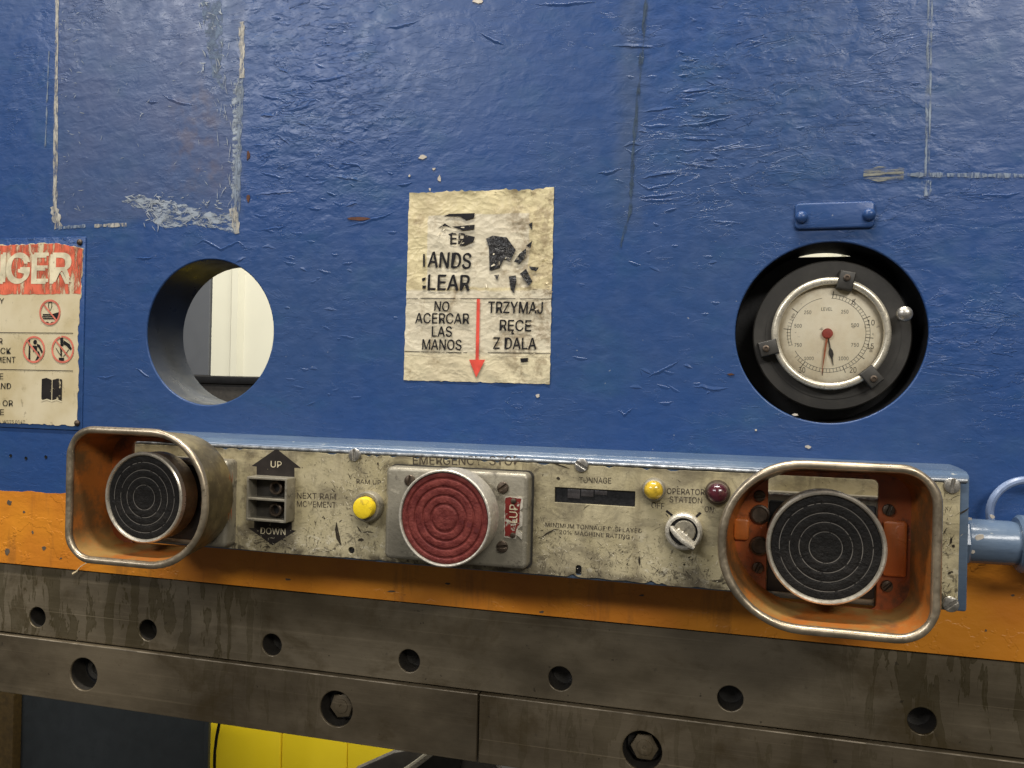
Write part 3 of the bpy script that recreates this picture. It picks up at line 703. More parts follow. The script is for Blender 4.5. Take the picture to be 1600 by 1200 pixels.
# hand caught at a shaft
pict(98, 546, 11.6, [[(-3, 9.8), (0, 10.6), (0.6, 3), (-2.4, 2.6)], [(0.6, 8), (7, 4.6), (9.4, 0.5), (7.6, -0.4), (3.6, 3.2), (0.6, 4.2)], stroke([(-7, 1), (-3, -4), (-1, -6)], 0.6), stroke([(6, 0), (3, -4), (0.5, -6)], 0.6), [(-3, 2), (-1, 2), (-0.6, -6), (-2, -6)],
                        [(-4, -7), (1.6, -7), (1.4, -10), (-3.6, -10)]])
bx, bz = at(81, 610, PS)
bk = flat([[(bx - 10.8, bz + 9.5), (bx - 6, bz + 10.6), (bx - 0.5, bz + 9), (bx - 0.5, bz - 8.2), (bx - 5, bz - 7), (bx - 10.8, bz - 8.6)],
           [(bx + 0.5, bz + 9), (bx + 6, bz + 10.4), (bx + 10.4, bz + 9.4), (bx + 10.4, bz - 8.6), (bx + 5, bz - 7), (bx + 0.5, bz - 8.2)]], PS, MINKW, dsg, 'book_pictogram')
flat([stroke([(bx - 10.8, bz - 9.4), (bx - 5, bz - 7.8), (bx, bz - 9.2), (bx + 5, bz - 7.8), (bx + 10.4, bz - 9.4)], 0.8)], PS, MCREAM, bk, 'page_edge')
for q in ((127, 379), (123, 661)):
    finish('rivet', lathe([(2.6, 1.2), (2.5, 2.4), (1.6, 3.3), (0.5, 3.6)], *at(*q), n=16), MDSCREW, dsg)

# ------------------------------------------------------------------ peeling paper label in the middle
kx, kz = -185.3, 70.6
lab = thing('warning_label', kx, kz, 0, 'torn yellowed HANDS CLEAR label with a red downward arrow in the centre of the plate', 'label')
ol = []
crn = [at(631, 594), at(859, 600), at(866, 294), at(640, 301)]
for k, (a, b) in enumerate(zip(crn, crn[1:] + crn[:1])):
    n = 46
    for i in range(n):
        e = random.gauss(0, 0.2 if k != 2 else 0.5)
        if k == 2: e -= 0.7 * math.sin(i / n * 9) ** 2
        f = i / n; x = a[0] + (b[0] - a[0]) * f; z = a[1] + (b[1] - a[1]) * f
        if k in (0, 2): z += e
        else: x += e * 0.8
        ol.append((x, z))
# a gently buckled sheet with its edges lifting
bm = bmesh.new(); NX, NZ = 56, 70
def edge_interp(u, v):
    def side(k, f): i = min(int(f * 46), 45); return ol[k * 46 + i]
    b_, t_ = side(0, u), side(2, 1 - u); r_, l_ = side(1, v), side(3, 1 - v)
    x = l_[0] * (1 - u) + r_[0] * u; z = b_[1] * (1 - v) + t_[1] * v
    return x, z
rng = np.random.RandomState(4); ph = rng.rand(10, 4)
def buck(u, v):
    h = 0.55
    for q in ph: h += 0.09 * math.sin(2 * math.pi * (q[0] * 5 * u + q[1] * 7 * v + q[2]))
    e = min(u, 1 - u, v, 1 - v)
    h += 0.9 * math.exp(-((1 - v) / 0.018)) * (0.6 + 0.6 * math.sin(19 * u)) + 0.5 * math.exp(-(1 - u) / 0.02) * (0.5 + 0.5 * math.sin(23 * v))
    return max(0.25, h)
G = [[bm.verts.new(V(*edge_interp(i / NX, j / NZ), buck(i / NX, j / NZ))) for i in range(NX + 1)] for j in range(NZ + 1)]
for j in range(NZ):
    for i in range(NX): bm.faces.new((G[j][i], G[j][i + 1], G[j + 1][i + 1], G[j + 1][i]))
bd = [G[0][i] for i in range(NX + 1)] + [G[j][NX] for j in range(1, NZ + 1)] + [G[NZ][i] for i in range(NX - 1, -1, -1)] + [G[j][0] for j in range(NZ - 1, 0, -1)]
bb = [bm.verts.new((v.co.x, 0, v.co.z)) for v in bd]
for i in range(len(bd)): bm.faces.new((bd[i], bb[i], bb[(i + 1) % len(bd)], bd[(i + 1) % len(bd)]))
finish('paper_sheet', bm_mesh(bm), MPAPER, lab, 50)
PL = 1.55
for body, l, r, h, b, mt in (('ANDS', (669, 405), (736, 408), 24, 0.028, MINK), ('LEAR', (669, 441), (734, 442), 24, 0.028, MINK), ('EP', (704, 373), (727, 373), 17, 0.028, MINKW),
                             ('NO', (679, 478), (702, 479), 15, 0.022, MINK), ('ACERCAR', (649, 497), (733, 498), 16, 0.022, MINK), ('LAS', (675, 518), (706, 518), 16, 0.022, MINK), ('MANOS', (660, 538), (721, 539), 16, 0.022, MINK),
                             ('TRZYMAJ', (763, 480), (848, 481), 18, 0.022, MINK), ('RĘCE', (781, 508), (830, 509), 17, 0.022, MINK), ('Z DALA', (771, 536), (838, 537), 18, 0.022, MINK)):
    ptext(body, l, r, h, PL, mt, lab, b)
def lp(polys, mt, name): return flat([pp(q, PL)[::-1] for q in polys], PL, mt, lab, name)
lp([[(661, 397), (664, 397), (664, 417), (661, 417)], [(659, 435), (665, 433), (665, 438), (660, 440)], [(660, 446), (666, 446), (665, 451), (660, 451)]], MINK, 'torn_lettering')
# remnants of the printed hand and of the first line
lp([[(759, 373), (770, 368), (792, 371), (806, 391), (797, 408), (788, 404), (781, 418), (765, 423), (764, 386)],
    [(803, 409), (812, 396), (822, 388), (822, 400), (812, 412)], [(826, 350), (832, 347), (831, 360)], [(822, 384), (832, 376), (829, 388)],
    [(772, 430), (780, 429), (777, 438)], [(795, 432), (806, 430), (807, 440), (803, 458), (798, 452)], [(812, 428), (822, 420), (832, 440), (826, 446), (817, 434)],
    [(826, 416), (842, 418), (838, 424), (830, 422)]], MHAND, 'hand_print')
lp([[(693, 338), (702, 334), (742, 333), (741, 340), (728, 344), (720, 339)], [(684, 357), (695, 349), (706, 356), (695, 353)], [(706, 354), (742, 351), (741, 358), (722, 360)], [(718, 384), (728, 367), (742, 370), (740, 377), (724, 384)], [(700, 366), (708, 363), (706, 371)]], MINK, 'torn_lettering')
lp([[(813, 560), (825, 559), (825, 565), (814, 566)]], MINK, 'torn_lettering')
lp([[(745, 466), (750, 466), (748, 562), (743, 562)], [(733, 562), (758, 562), (744, 590)]], MINKR, 'down_arrow')
for a, b in (((635, 466), (864, 467)), ((632, 549), (730, 551)), ((762, 551), (860, 552))):
    (xa, za), (xb, zb) = at(*a, PL), at(*b, PL)
    flat([stroke([(xa, za), (xb, zb)], 0.5)], PL, MINKW, lab, 'ruled_line')
# curled scraps lifting off the sheet
bm = bmesh.new()
for _ in range(34):
    cx, cy = random.choice([(random.gauss(800, 22), random.gauss(420, 34)), (random.gauss(712, 22), random.gauss(360, 14)), (random.uniform(645, 860), random.gauss(300, 3)), (random.gauss(825, 16), random.gauss(540, 24)), (random.gauss(845, 12), random.gauss(440, 40))])
    cx = min(max(cx, 642), 856); cy = min(max(cy, 298), 592)
    x, z = at(cx, cy, 1.4); a = random.uniform(0, 6.28); L = random.uniform(1.2, 4.2); wd = random.uniform(0.5, 1.8)
    q = []
    for s in (0, 0.5, 1):
        for t_ in (-0.5, 0.5):
            u = L * s; v = wd * t_ * (1 - 0.6 * s)
            q.append(bm.verts.new(V(x + u * math.cos(a) - v * math.sin(a), z + u * math.sin(a) + v * math.cos(a), 1.35 + 1.1 * s * s)))
    for k in (0, 2): bm.faces.new((q[k], q[k + 1], q[k + 3], q[k + 2]))
finish('curled_scrap', bm_mesh(bm), MPAPER, lab, 60)['kind'] = 'stuff'

# ------------------------------------------------------------------ dial gauge in its hole
gx, gz = at(1298, 524, -12); gx0, gz0 = at(1298, 521, -4)
gau = thing('pressure_gauge', gx, gz, -12, 'round dial gauge with bright bezel held by three clips in the right hole', 'gauge')
finish('backing_plate', box(GX - 90, GX + 90, GZ - 90, GZ + GR - 2.6, -60, -47.6), MBLACK, gau, 0)
finish('gauge_body', lathe([(46, -47.4), (46, -20)], gx, gz, 48), MBLACK, gau)
finish('mounting_flange', lathe([(49.6, -20), (50.2, -19), (50.2, -13), (49.4, -12), (40, -12)], gx, gz, 96), MBLACKM, gau)
finish('raised_collar', lathe([(42.5, -12), (42.5, -11.4), (36, -11.4)], gx0 + 1.5, gz0 - 1, 72, cap1=False), MBLACKM, gau)
br = 37.0
finish('bezel', lathe([(br - 2.0 + 2.5 * math.cos(q), -6.2 + 2.5 * math.sin(q)) for q in np.linspace(-0.6, math.pi + 0.5, 12)], gx0, gz0, 96, cap1=False), MCHROME, gau)
dial_m = NT('stained_dial')
nn = dial_m.noise(40, detail=6, rough=0.7); X_, Y_, Z_ = dial_m.xyz()
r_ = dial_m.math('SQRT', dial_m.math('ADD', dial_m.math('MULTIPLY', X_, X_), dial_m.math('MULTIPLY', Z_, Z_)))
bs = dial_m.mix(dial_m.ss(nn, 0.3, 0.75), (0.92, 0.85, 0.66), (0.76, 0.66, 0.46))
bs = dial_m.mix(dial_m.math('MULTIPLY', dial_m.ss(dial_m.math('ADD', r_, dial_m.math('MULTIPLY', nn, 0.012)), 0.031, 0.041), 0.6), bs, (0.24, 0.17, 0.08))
bs = dial_m.mix(dial_m.ss(dial_m.noise(110, detail=5, loc=(3, 2, 1)), 0.66, 0.70, 0, 0.6), bs, (0.14, 0.11, 0.07))
MDIAL = dial_m.out(bs, 0.5)
finish('dial_face', lathe([(br - 2.6, -9.2), (br - 3.0, -9.0)], gx0, gz0, 72), MDIAL, gau)
PD = -8.9
bm = bmesh.new()
def pol(a, r): a = math.radians(a); return at(1293.5, 521, -9)[0] + r * math.sin(a), at(1293.5, 521, -9)[1] + r * math.cos(a)   # clockwise from the top
for k in range(0, 61):
    a = 6 + k * 5.0
    if 232 < a < 250 or a > 300 and k % 3: continue
    big = k % 6 == 0
    poly_bm(bm, stroke([pol(a, 23.6), pol(a, 26.2 if not big else 28.4)], 0.24 if not big else 0.42), PD)
for r0, a0, a1 in ((23.6, 4, 140), (26.2, 4, 140), (23.6, 140, 240), (26.0, 140, 226), (23.8, 250, 350), (25.6, 252, 280)):
    poly_bm(bm, stroke([pol(a, r0) for a in np.linspace(a0, a1, 40)], 0.24), PD)
for f in bm.faces:
    f.normal_update()
    if f.normal.y > 0: f.normal_flip()
me = bpy.data.meshes.new('m'); bm.to_mesh(me); bm.free()
finish('graduation', me, print_ink('faded_dial_ink', (0.03, 0.026, 0.02), 0.2, 160), gau, 0)
MDN = print_ink('dial_ink', (0.018, 0.015, 0.012), 0.16, 240)
for body, (x, y), h, wpx in (('LEVEL', (1292, 483), 6, 20), ('250', (1262, 488), 6.5, 13), ('250', (1320, 487), 6.5, 13), ('500', (1247, 509), 6.5, 13), ('500', (1336, 508), 6.5, 14), ('750', (1247, 539), 6.5, 13), ('750', (1336, 539), 6.5, 14),
                             ('1000', (1318, 560), 6.5, 18), ('1000', (1264, 560), 6, 17), ('5', (1334, 472), 9, 6), ('10', (1361, 504), 10, 13), ('15', (1360, 541), 10, 12), ('20', (1333, 578), 10, 12), ('30', (1253, 578), 10, 12)):
    ptext(body, (x - wpx * 0.43, y), (x + wpx * 0.43, y), h * 0.86, PD, MDN, gau, 0.0, 'numeral')
def needle(tip, wide, col, p, nm, spade=False):
    hx, hz = at(1293, 521, p); tx, tz = at(*tip, p); dx, dz = tx - hx, tz - hz; L = math.hypot(dx, dz); dx /= L; dz /= L
    prof = [(0, wide), (L * 0.5, wide * 0.8), (L, 0.15)] if not spade else [(0, 0.6), (L * 0.45, 0.7), (L * 0.55, 2.6), (L * 0.66, 2.9), (L * 0.78, 1.0), (L, 0.2)]
    o1 = [(hx + dx * s - dz * q / 2, hz + dz * s + dx * q / 2) for s, q in prof] + [(hx + dx * s + dz * q / 2, hz + dz * s - dx * q / 2) for s, q in prof[::-1]]
    return finish(nm, prism(o1, p - 0.35, p), col, gau, 0)
MRED = plain('red_needle', (0.35, 0.055, 0.035), 0.5)
needle((1302, 571), 1.4, MBLACKM, -8.0, 'black_needle', True)
needle((1284, 585), 1.3, plain('orange_needle', (0.38, 0.11, 0.04), 0.5), -7.2, 'red_needle')
finish('needle_hub', lathe([(3.4, -9), (3.4, -6.8), (2.8, -6.2), (1.0, -6.0)], *at(1293, 521, -7), n=24), MRED, gau)
gt = NT('gauge_glass'); tr = gt.new('ShaderNodeBsdfTransparent'); gl = gt.new('ShaderNodeBsdfGlossy'); gl.inputs['Roughness'].default_value = 0.05
fr = gt.new('ShaderNodeFresnel'); fr.inputs[0].default_value = 1.35; ms = gt.new('ShaderNodeMixShader')
gt.link(fr.outputs[0], ms.inputs[0]); gt.link(tr.outputs[0], ms.inputs[1]); gt.link(gl.outputs[0], ms.inputs[2])
gt.link(ms.outputs[0], gt.t.nodes['Material Output'].inputs[0])
finish('glass_pane', lathe([(br - 3.2, -5.6), (br - 3.3, -5.4)], gx0, gz0, 48), gt.m, gau)
for (q, ang) in (((1322, 440), 12), ((1203, 543), -105), ((1361, 587), 140)):
    cx, cz = at(*q, -2.5); a = math.radians(ang); ux, uz = math.sin(a), math.cos(a); vx, vz = uz, -ux
    o = [(cx + ux * s + vx * t_, cz + uz * s + vz * t_) for s, t_ in ((-5.2, -5), (-5.2, 5), (7, 5), (7, -5))]
    c = finish('clip', prism(o, -12, -2.2, 0.8, 2), MBLACKM, gau)
    finish('screw', lathe([(2.3, -2.3), (2.2, -1.3), (1.4, -0.9), (1.1, -0.9), (1.0, -1.4)], cx + ux * 2.6, cz + uz * 2.6, 18), MDSCREW, c)
kx2, kz2 = at(1412, 491, -2)
finish('reset_stem', lathe([(2.4, -12), (2.4, 2)], kx2 - 0.6, kz2, 16), MSCREW, gau)
finish('reset_knob', lathe([(2.4, -3), (4.4, -2.2), (5.0, 0.5), (4.6, 3.0), (3.2, 4.4), (1.0, 4.9)], kx2, kz2, 28), MSCREW, gau)

# ------------------------------------------------------------------ control box across the ram
BP = 45.0            # how far the face stands out
bx0, bx1 = -446.0, 132.2
bzt, bzb = -45.0, -127.6
cb = thing('control_box', (bx0 + bx1) / 2, (bzt + bzb) / 2, 0, 'long blue control box with a scratched beige face plate bolted across the ram', 'control box')
# folded sheet body: rounded top shoulder
prof = [(bzt, 0.3), (bzt, 18), (bzt - 0.4, 30), (bzt - 1.0, 38.5)] 
for i in range(7):
    a = math.pi / 2 * i / 6; prof.append((bzt - 1.6 - 3.6 * (1 - math.cos(a)), 38.9 + 4.6 * math.sin(a)))
prof += [(bzt - 7.2, 43.4), (bzb + 1.6, 43.4), (bzb + 0.4, 42.8), (bzb, 41.6), (bzb, 0.3)]
rings = []
for x, ins in ((bx0, 0), (bx1 - 1.2, 0), (bx1 - 0.3, 0.4), (bx1, 1.3)):
    rings.append([(x, z + (-ins if z > -80 else ins), p - (ins if p > 5 else 0)) for z, p in prof])
bm = bmesh.new(); loft(rings, True, bm)
bm.verts.ensure_lookup_table(); n = len(prof)
bm.faces.new([bm.verts[i] for i in range(n)]); bm.faces.new([bm.verts[len(bm.verts) - n + i] for i in range(n)])
finish('box_body', bm_mesh(bm), MB2, cb, 40)
# thin rolled lip along the top edge of the face
finish('face_lip', tube([(x, -51.0 + random.uniform(-0.15, 0.15), 44.3) for x in np.linspace(bx0 + 1, bx1 - 1.5, 60)], 1.1, 8), MLIP, cb)
# the beige face plate: window, holes, chipped lower edge
fx0, fx1 = -445.0, 127.0
zt, zb = -52.4, -126.2
def lowz(x):
    z = zb + 0.25 * math.sin(x * 0.045) + random.uniform(-0.08, 0.12)
    for c, wd, h in ((-101, 2.2, 1.8), (-50, 2.6, 2.6), (-43, 1.8, 1.5), (-84, 5, 0.9), (-66, 7, 0.8), (-238, 3, 0.8), (-262, 6, 0.5), (-140, 3, 0.9), (-20, 5, 0.7)): z += h * math.exp(-((x - c) / wd) ** 2) * random.uniform(0.8, 1.1)
    return z
lower = [(x, lowz(x)) for x in np.linspace(fx0, fx1, 330)]
upper = [(x, zt + random.uniform(-0.25, 0.1) - (1.1 if (random.random() < 0.12 and x < -20) else 0)) for x in np.linspace(fx1, fx0, 190)]
win = [at(867, 761, BP), at(867, 784, BP), at(992, 793, BP), at(992, 768, BP)]
wx0, wx1 = win[0][0], win[2][0]; wz1 = (win[0][1] + win[3][1]) / 2; wz0 = (win[1][1] + win[2][1]) / 2
slot = []
hx, hz = at(904, 891, BP)
slot = rrect(hx - 1.9, hx + 1.9, hz - 3.6, hz + 3.2, 1.6, 4)
h2 = at(549, 860, BP)
finish('face_plate', curve_plate([lower + upper, rrect(wx0, wx1, wz0, wz1, 0.3, 2), slot, circle(*h2, 2.4, 18)], 43.5, BP, 0.25), MBEIGE, cb, 30)
dw = finish('display_window', box(wx0 - 2, wx1 + 2, wz0 - 2, wz1 + 2, 43.41, 43.46), MBLACK, cb, 0)
for i in range(3):
    a = wx0 + (wx1 - wx0) * (0.16 + 0.17 * i); hgt = (wz1 - wz0) * (0.62 - 0.17 * i)
    finish('display_digit', box(a, a + (wx1 - wx0) * 0.155, wz1 - 0.8 - hgt, wz1 - 0.8, 43.46, 44.0, 0.15), plain('smoked_segment', (0.05, 0.045, 0.045), 0.35), dw)
for q in ((904, 891), (549, 860)):
    finish('screw_hole', lathe([(3, 43.42), (2.4, 43.47)], *at(*q, BP), n=16), MBLACK, cb)

def slotted(q, p, r, ang, parent, mat=None, name='screw'):
    """pan-head screw: a washer-like skirt and two half domes parted by the slot"""
    cx, cz = at(*q, p) if q[0] > 200 else q
    bm = bmesh.new(); lathe([(r, p), (r, p + 0.5), (r * 0.9, p + 0.9)], cx, cz, 28, bm=bm)
    a = math.radians(ang)
    for sgn in (0, math.pi):
        pts = []
        for i in range(15):
            b = 0.16 + (math.pi - 0.32) * i / 14; pts.append((cx + r * 0.96 * math.cos(a + sgn + b), cz + r * 0.96 * math.sin(a + sgn + b)))
        prism(pts, p + 0.5, p + 2.0, 0.6, 2, bm=bm)
    return finish(name, bm_mesh(bm), mat or MSCREW, parent)
for q, a in (((555, 711), 92), ((909, 727), 150), ((1487, 759), 80), ((1485, 944), 40)):
    slotted(q, BP, 4.6, a, cb)

PT = BP + 0.12
# scratches and gouges in the face plate
CLU = ((500, 835, 45, 18), (960, 870, 50, 25), (960, 880, 40, 22), (570, 845, 30, 15), (590, 735, 28, 14), (1060, 890, 35, 15), (420, 850, 35, 10), (850, 850, 18, 30), (1480, 850, 8, 60), (640, 715, 60, 5), (960, 715, 80, 6), (545, 775, 20, 22))
def scratches(n, mat, nm, zmode, wr, lr, pz):
    P = []
    while len(P) < n:
        x = random.uniform(-345, 122); u = random.random() ** zmode; z = zb + 1.5 + u * (zt - zb - 3)
        if random.random() < 0.62:
            c = random.choice(CLU); x, z = at(random.gauss(c[0], c[2]), random.gauss(c[1], c[3]), BP)
            if not (zb + 1 < z < zt - 1): continue
        if -232 < x < -127 and z > -122 or -342 < x < -300 and z > -110 and random.random() < 0.8: continue
        if wx0 - 3 < x < wx1 + 3 and wz0 - 3 < z < wz1 + 3: continue
        a = random.choice((random.gauss(0.9, 0.35), random.gauss(2.3, 0.5), random.uniform(0, 3.14))); L = min(lr[1] * 2.2, lr[0] * random.lognormvariate(0.35, 0.75)); wd = max(0.1, wr[0] * random.lognormvariate(0.55, 0.5)); k = random.gauss(0, 0.25)
        P.append(stroke([(x + L * q * math.cos(a + k * q), z + L * q * math.sin(a + k * q)) for q in (0, 0.35, 0.7, 1)], [0.05, wd, wd * 0.8, 0.05]))
    o = flat(P, pz, mat, cb, nm); o['kind'] = 'stuff'
scratches(1500, print_ink('dark_scratch', (0.045, 0.036, 0.025), 0.3, 300), 'dark_scratch', 1.5, (0.12, 0.5), (0.8, 5.5), PT - 0.03)
scratches(620, print_ink('bright_scratch', (0.62, 0.56, 0.42), 0.25, 300, 0.35), 'bright_scratch', 2.4, (0.12, 0.5), (0.8, 4.0), PT + 0.02)
scratches(26, print_ink('deep_gouge', (0.030, 0.024, 0.016), 0.15, 300), 'deep_gouge', 0.9, (0.7, 1.5), (3, 8), PT + 0.03)
for body, l, r, h, mt in (('EMERGENCY  STOP', (645, 719), (812, 720), 14, MENG), ('TONNAGE', (905, 750), (955, 751), 9, MENG), ('RAM UP', (557, 752), (595, 754), 7, MENG),
                          ('NEXT RAM', (464, 774), (525, 776), 9, MENG), ('MOVEMENT', (464, 787), (525, 789), 9, MENG), ('OPERATOR', (1042, 767), (1101, 769), 9, MENG), ('STATION', (1046, 780), (1097, 782), 9, MENG),
                          ('OFF', (1018, 789), (1038, 791), 9, MENG), ('ON', (1101, 795), (1115, 797), 9, MENG), ('MINIMUM TONNAGE DISPLAYED', (852, 819.5), (1003, 829.5), 6.8, MENG), ('20% MACHINE RATING', (874, 831), (984, 839), 6.4, MENG)):
    ptext(body, l, r, h, PT, mt, cb, 0.012)
# black arrows printed on the plate
def arrow_u(pts, mt, name): return flat([pp(pts, PT)[::-1]], PT, mt, cb, name)
MARW = print_ink('black_arrow_ink', (0.022, 0.018, 0.016), 0.2, 150)
up = arrow_u([(432, 701), (470, 731), (460, 731), (460, 748), (401, 745), (401, 729), (393, 728)], MARW, 'up_arrow')
ptext('UP', (423, 725), (440, 726), 10, PT + 0.1, MCREAM, up, -0.004)
dn = arrow_u([(397, 812), (456, 816), (456, 828), (463, 829), (426, 852), (388, 825), (397, 825)], MARW, 'down_arrow')
ptext('DOWN', (407, 829), (446, 831), 10, PT + 0.1, MCREAM, dn, -0.006)
for a, b in (((1041, 798), (1051, 806)), ((1095, 801), (1086, 809))):
    flat([stroke([at(*a, PT), at(*b, PT)], 1.5)], PT, MINK, cb, 'switch_mark')

# ------------------------------------------------------------------ up/down indicator
dx0, dz1 = at(388, 744, 55); dx1, dz0 = at(449, 817, 55)
ind = thing('direction_indicator', (dx0 + dx1) / 2, (dz0 + dz1) / 2, BP, 'square two-cell indicator frame between the UP and DOWN arrows', 'indicator')
DI = 57.0; wl = 1.6; zm = (dz0 + dz1) / 2
finish('frame', curve_plate([rrect(dx0, dx1, dz0, dz1, 0.8, 3), rrect(dx0 + wl, dx1 - wl, zm + wl / 2, dz1 - wl, 0.4, 2), rrect(dx0 + wl, dx1 - wl, dz0 + wl, zm - wl / 2, 0.4, 2)], BP, DI, 0.3), MSILV, ind)
finish('back_panel', box(dx0 + 1, dx1 - 1, dz0 + 1, dz1 - 1, BP + 0.2, BP + 1.0), MBLACKM, ind, 0)
for z in ((zm + dz1) / 2, (zm + dz0) / 2):
    so = finish('lamp_socket', lathe([(5.0, BP + 1), (5.0, BP + 5.5), (4.4, BP + 6), (3.4, BP + 6), (3.2, BP + 5.6), (3.2, BP + 2)], (dx0 + dx1) / 2 + 3.5, z, 28), MDSCREW, ind)
    finish('socket_core', lathe([(3.1, BP + 1), (3.1, BP + 2.4)], (dx0 + dx1) / 2 + 3.5, z, 20), MBLACK, so)

# ------------------------------------------------------------------ yellow button
yx, yz = at(567, 794, 57)
yb = thing('push_button', yx, yz, BP, 'small round yellow push button under the RAM UP lettering', 'button')
finish('collar', lathe([(10.6, BP), (10.8, BP + 1.5), (10.6, BP + 6), (9.8, BP + 7.2), (8.2, BP + 7.2), (8.0, BP + 6.5)], yx, yz, 40), MSILV, yb)
my = NT('yellow_plastic'); ny = my.noise(120, detail=5); yc = my.mix(my.ss(my.noise(90, detail=4, loc=(2, 2, 2)), 0.60, 0.68, 0, 0.7), (0.80, 0.58, 0.02), (0.20, 0.13, 0.02))
finish('button_cap', lathe([(7.4, BP + 6.8), (7.4, BP + 12), (7.0, BP + 12.9), (6.0, BP + 13.3), (2, BP + 13.5)], yx, yz, 36), my.out(yc, 0.4, 0, my.bump(ny, 0.0008, 0.6)), yb)

# ------------------------------------------------------------------ mushroom heads
def groove_cap(cx, cz, R, p, grooves, gw, gd, dome=0.0):
    """front disc with concentric grooves cut in"""
    pr = [(R, p - 3.0), (R, p - 0.9), (R - 0.35, p - 0.45)]
    gs = sorted(grooves, reverse=True); hi = R - 0.2
    for g in gs + [0]:
        lo = g + gw * 0.5 if g else 0.6
        m = 8
        for i in range(m + 1):                                   # each band is a soft moulded ridge
            u = i / m; r = hi + (lo - hi) * u
            if i == 0 and pr and r > pr[-1][0] - 0.02: continue
            e = min(u, 1 - u) * (hi - lo) if g else u * (hi - lo)
            pr.append((r, p - gd * math.exp(-e / (gw * 0.55))))
        hi = g - gw * 0.5
    return lathe(pr, cx, cz, 96)

ECX, ECZ = -177.0, -86.4; EP = 85.0; ER = 31.0
ex0, ex1, ez0, ez1 = -230.0, -129.5, -121.5, -58.6
es = thing('emergency_stop_button', ECX, ECZ, BP, 'large red ribbed mushroom button on a cast metal block, centre of the box', 'emergency button')
finish('mounting_block', prism(rrect(ex0, ex1, ez0, ez1, 4), BP, BP + 11, 2.6, 3), MSILV, es)
finish('gasket', prism(rrect(ex0 - 0.9, ex1 + 1.2, ez0 - 0.9, ez1 + 0.9, 4.5), BP, BP + 1.2), MBLACKM, es)
finish('stem', lathe([(19, BP + 11), (18, BP + 14), (18, 70)], ECX, ECZ, 48), MSILV, es)
finish('cap_shell', lathe([(14, 59.5), (26, 60.0), (29.4, 61.5), (ER - 0.6, 65), (ER, 83), (ER - 0.2, 84.7), (ER - 0.9, 85.2), (ER - 1.7, 85.0), (ER - 1.9, 83.0)], ECX, ECZ, 96, cap1=False), MSILV2, es)
MREDC = cap_rubber('red_ribbed_rubber', (0.098, 0.015, 0.013), (0.180, 0.038, 0.030), 0.6)
finish('ribbed_insert', groove_cap(ECX, ECZ, ER - 1.95, 84.3, [8.9, 14.4, 19.8, 25.2], 0.65, 0.8), MREDC, es)
bm = bmesh.new()
for (a0, a1, r) in ((-0.22, -0.05, 11.6), (-0.26, -0.1, 17), (-0.34, -0.22, 22.5)):
    poly_bm(bm, stroke([(ECX + r * math.cos(a) , ECZ + r * math.sin(a)) for a in np.linspace(a0, a1, 5)], 3.0), 84.42)
finish('scrape', bm_mesh(bm), print_ink('dark_scrape', (0.10, 0.02, 0.02), 0.4, 200), es)['kind'] = 'stuff'
for q, a in (((641, 751), 80), ((786, 762), 40), ((785, 854), 10)):
    slotted(q, BP + 11, 3.9, a, es, MDSCREW)
tx0, tz1 = at(789, 775, BP + 11); tx1, tz0 = at(816, 843, BP + 11)
tgp = BP + 11.6
MTAG = print_ink('red_tag_paint', (0.15, 0.020, 0.017), 0.32, 120, 0.4)
def tgo(pts): return [(tx0 + (tx1 - tx0) * u, tz0 + (tz1 - tz0) * v) for u, v in pts]
tg = finish('tag_plate', prism(jag(tgo([(0, 0.02), (0.66, 0), (0.70, 0.10), (0.98, 0), (1, 0.16), (0.74, 0.24), (0.98, 0.33), (1, 0.62), (0.86, 0.68), (1, 0.74), (0.98, 1), (0, 0.99)]), 2.2, 0.2), BP + 11, tgp), MSILV2, es, 0)
flat([jag(tgo([(0.05, 0.06), (0.6, 0.03), (0.66, 0.22), (0.84, 0.36), (0.84, 0.66), (0.9, 0.97), (0.3, 0.98), (0.03, 0.97)]), 2.2, 0.3)], tgp + 0.1, MTAG, tg, 'red_print')
tcx = (tx0 + tx1) / 2
text('UP', tcx - 4.3, tcx + 4.3, tz0 + (tz1 - tz0) * 0.66, 5.4, tgp + 0.2, MCREAM, tg, 0.0, 'lettering', math.pi / 2)
text('L', tcx - 1.4, tcx + 1.4, tz0 + (tz1 - tz0) * 0.44, 5.4, tgp + 0.2, MCREAM, tg, 0.0, 'lettering', math.pi / 2)
for f in (0.09, 0.9):
    finish('rivet', lathe([(1.9, tgp), (1.7, tgp + 1), (0.6, tgp + 1.4)], tcx, tz0 + (tz1 - tz0) * f, 16), MDSCREW, tg)

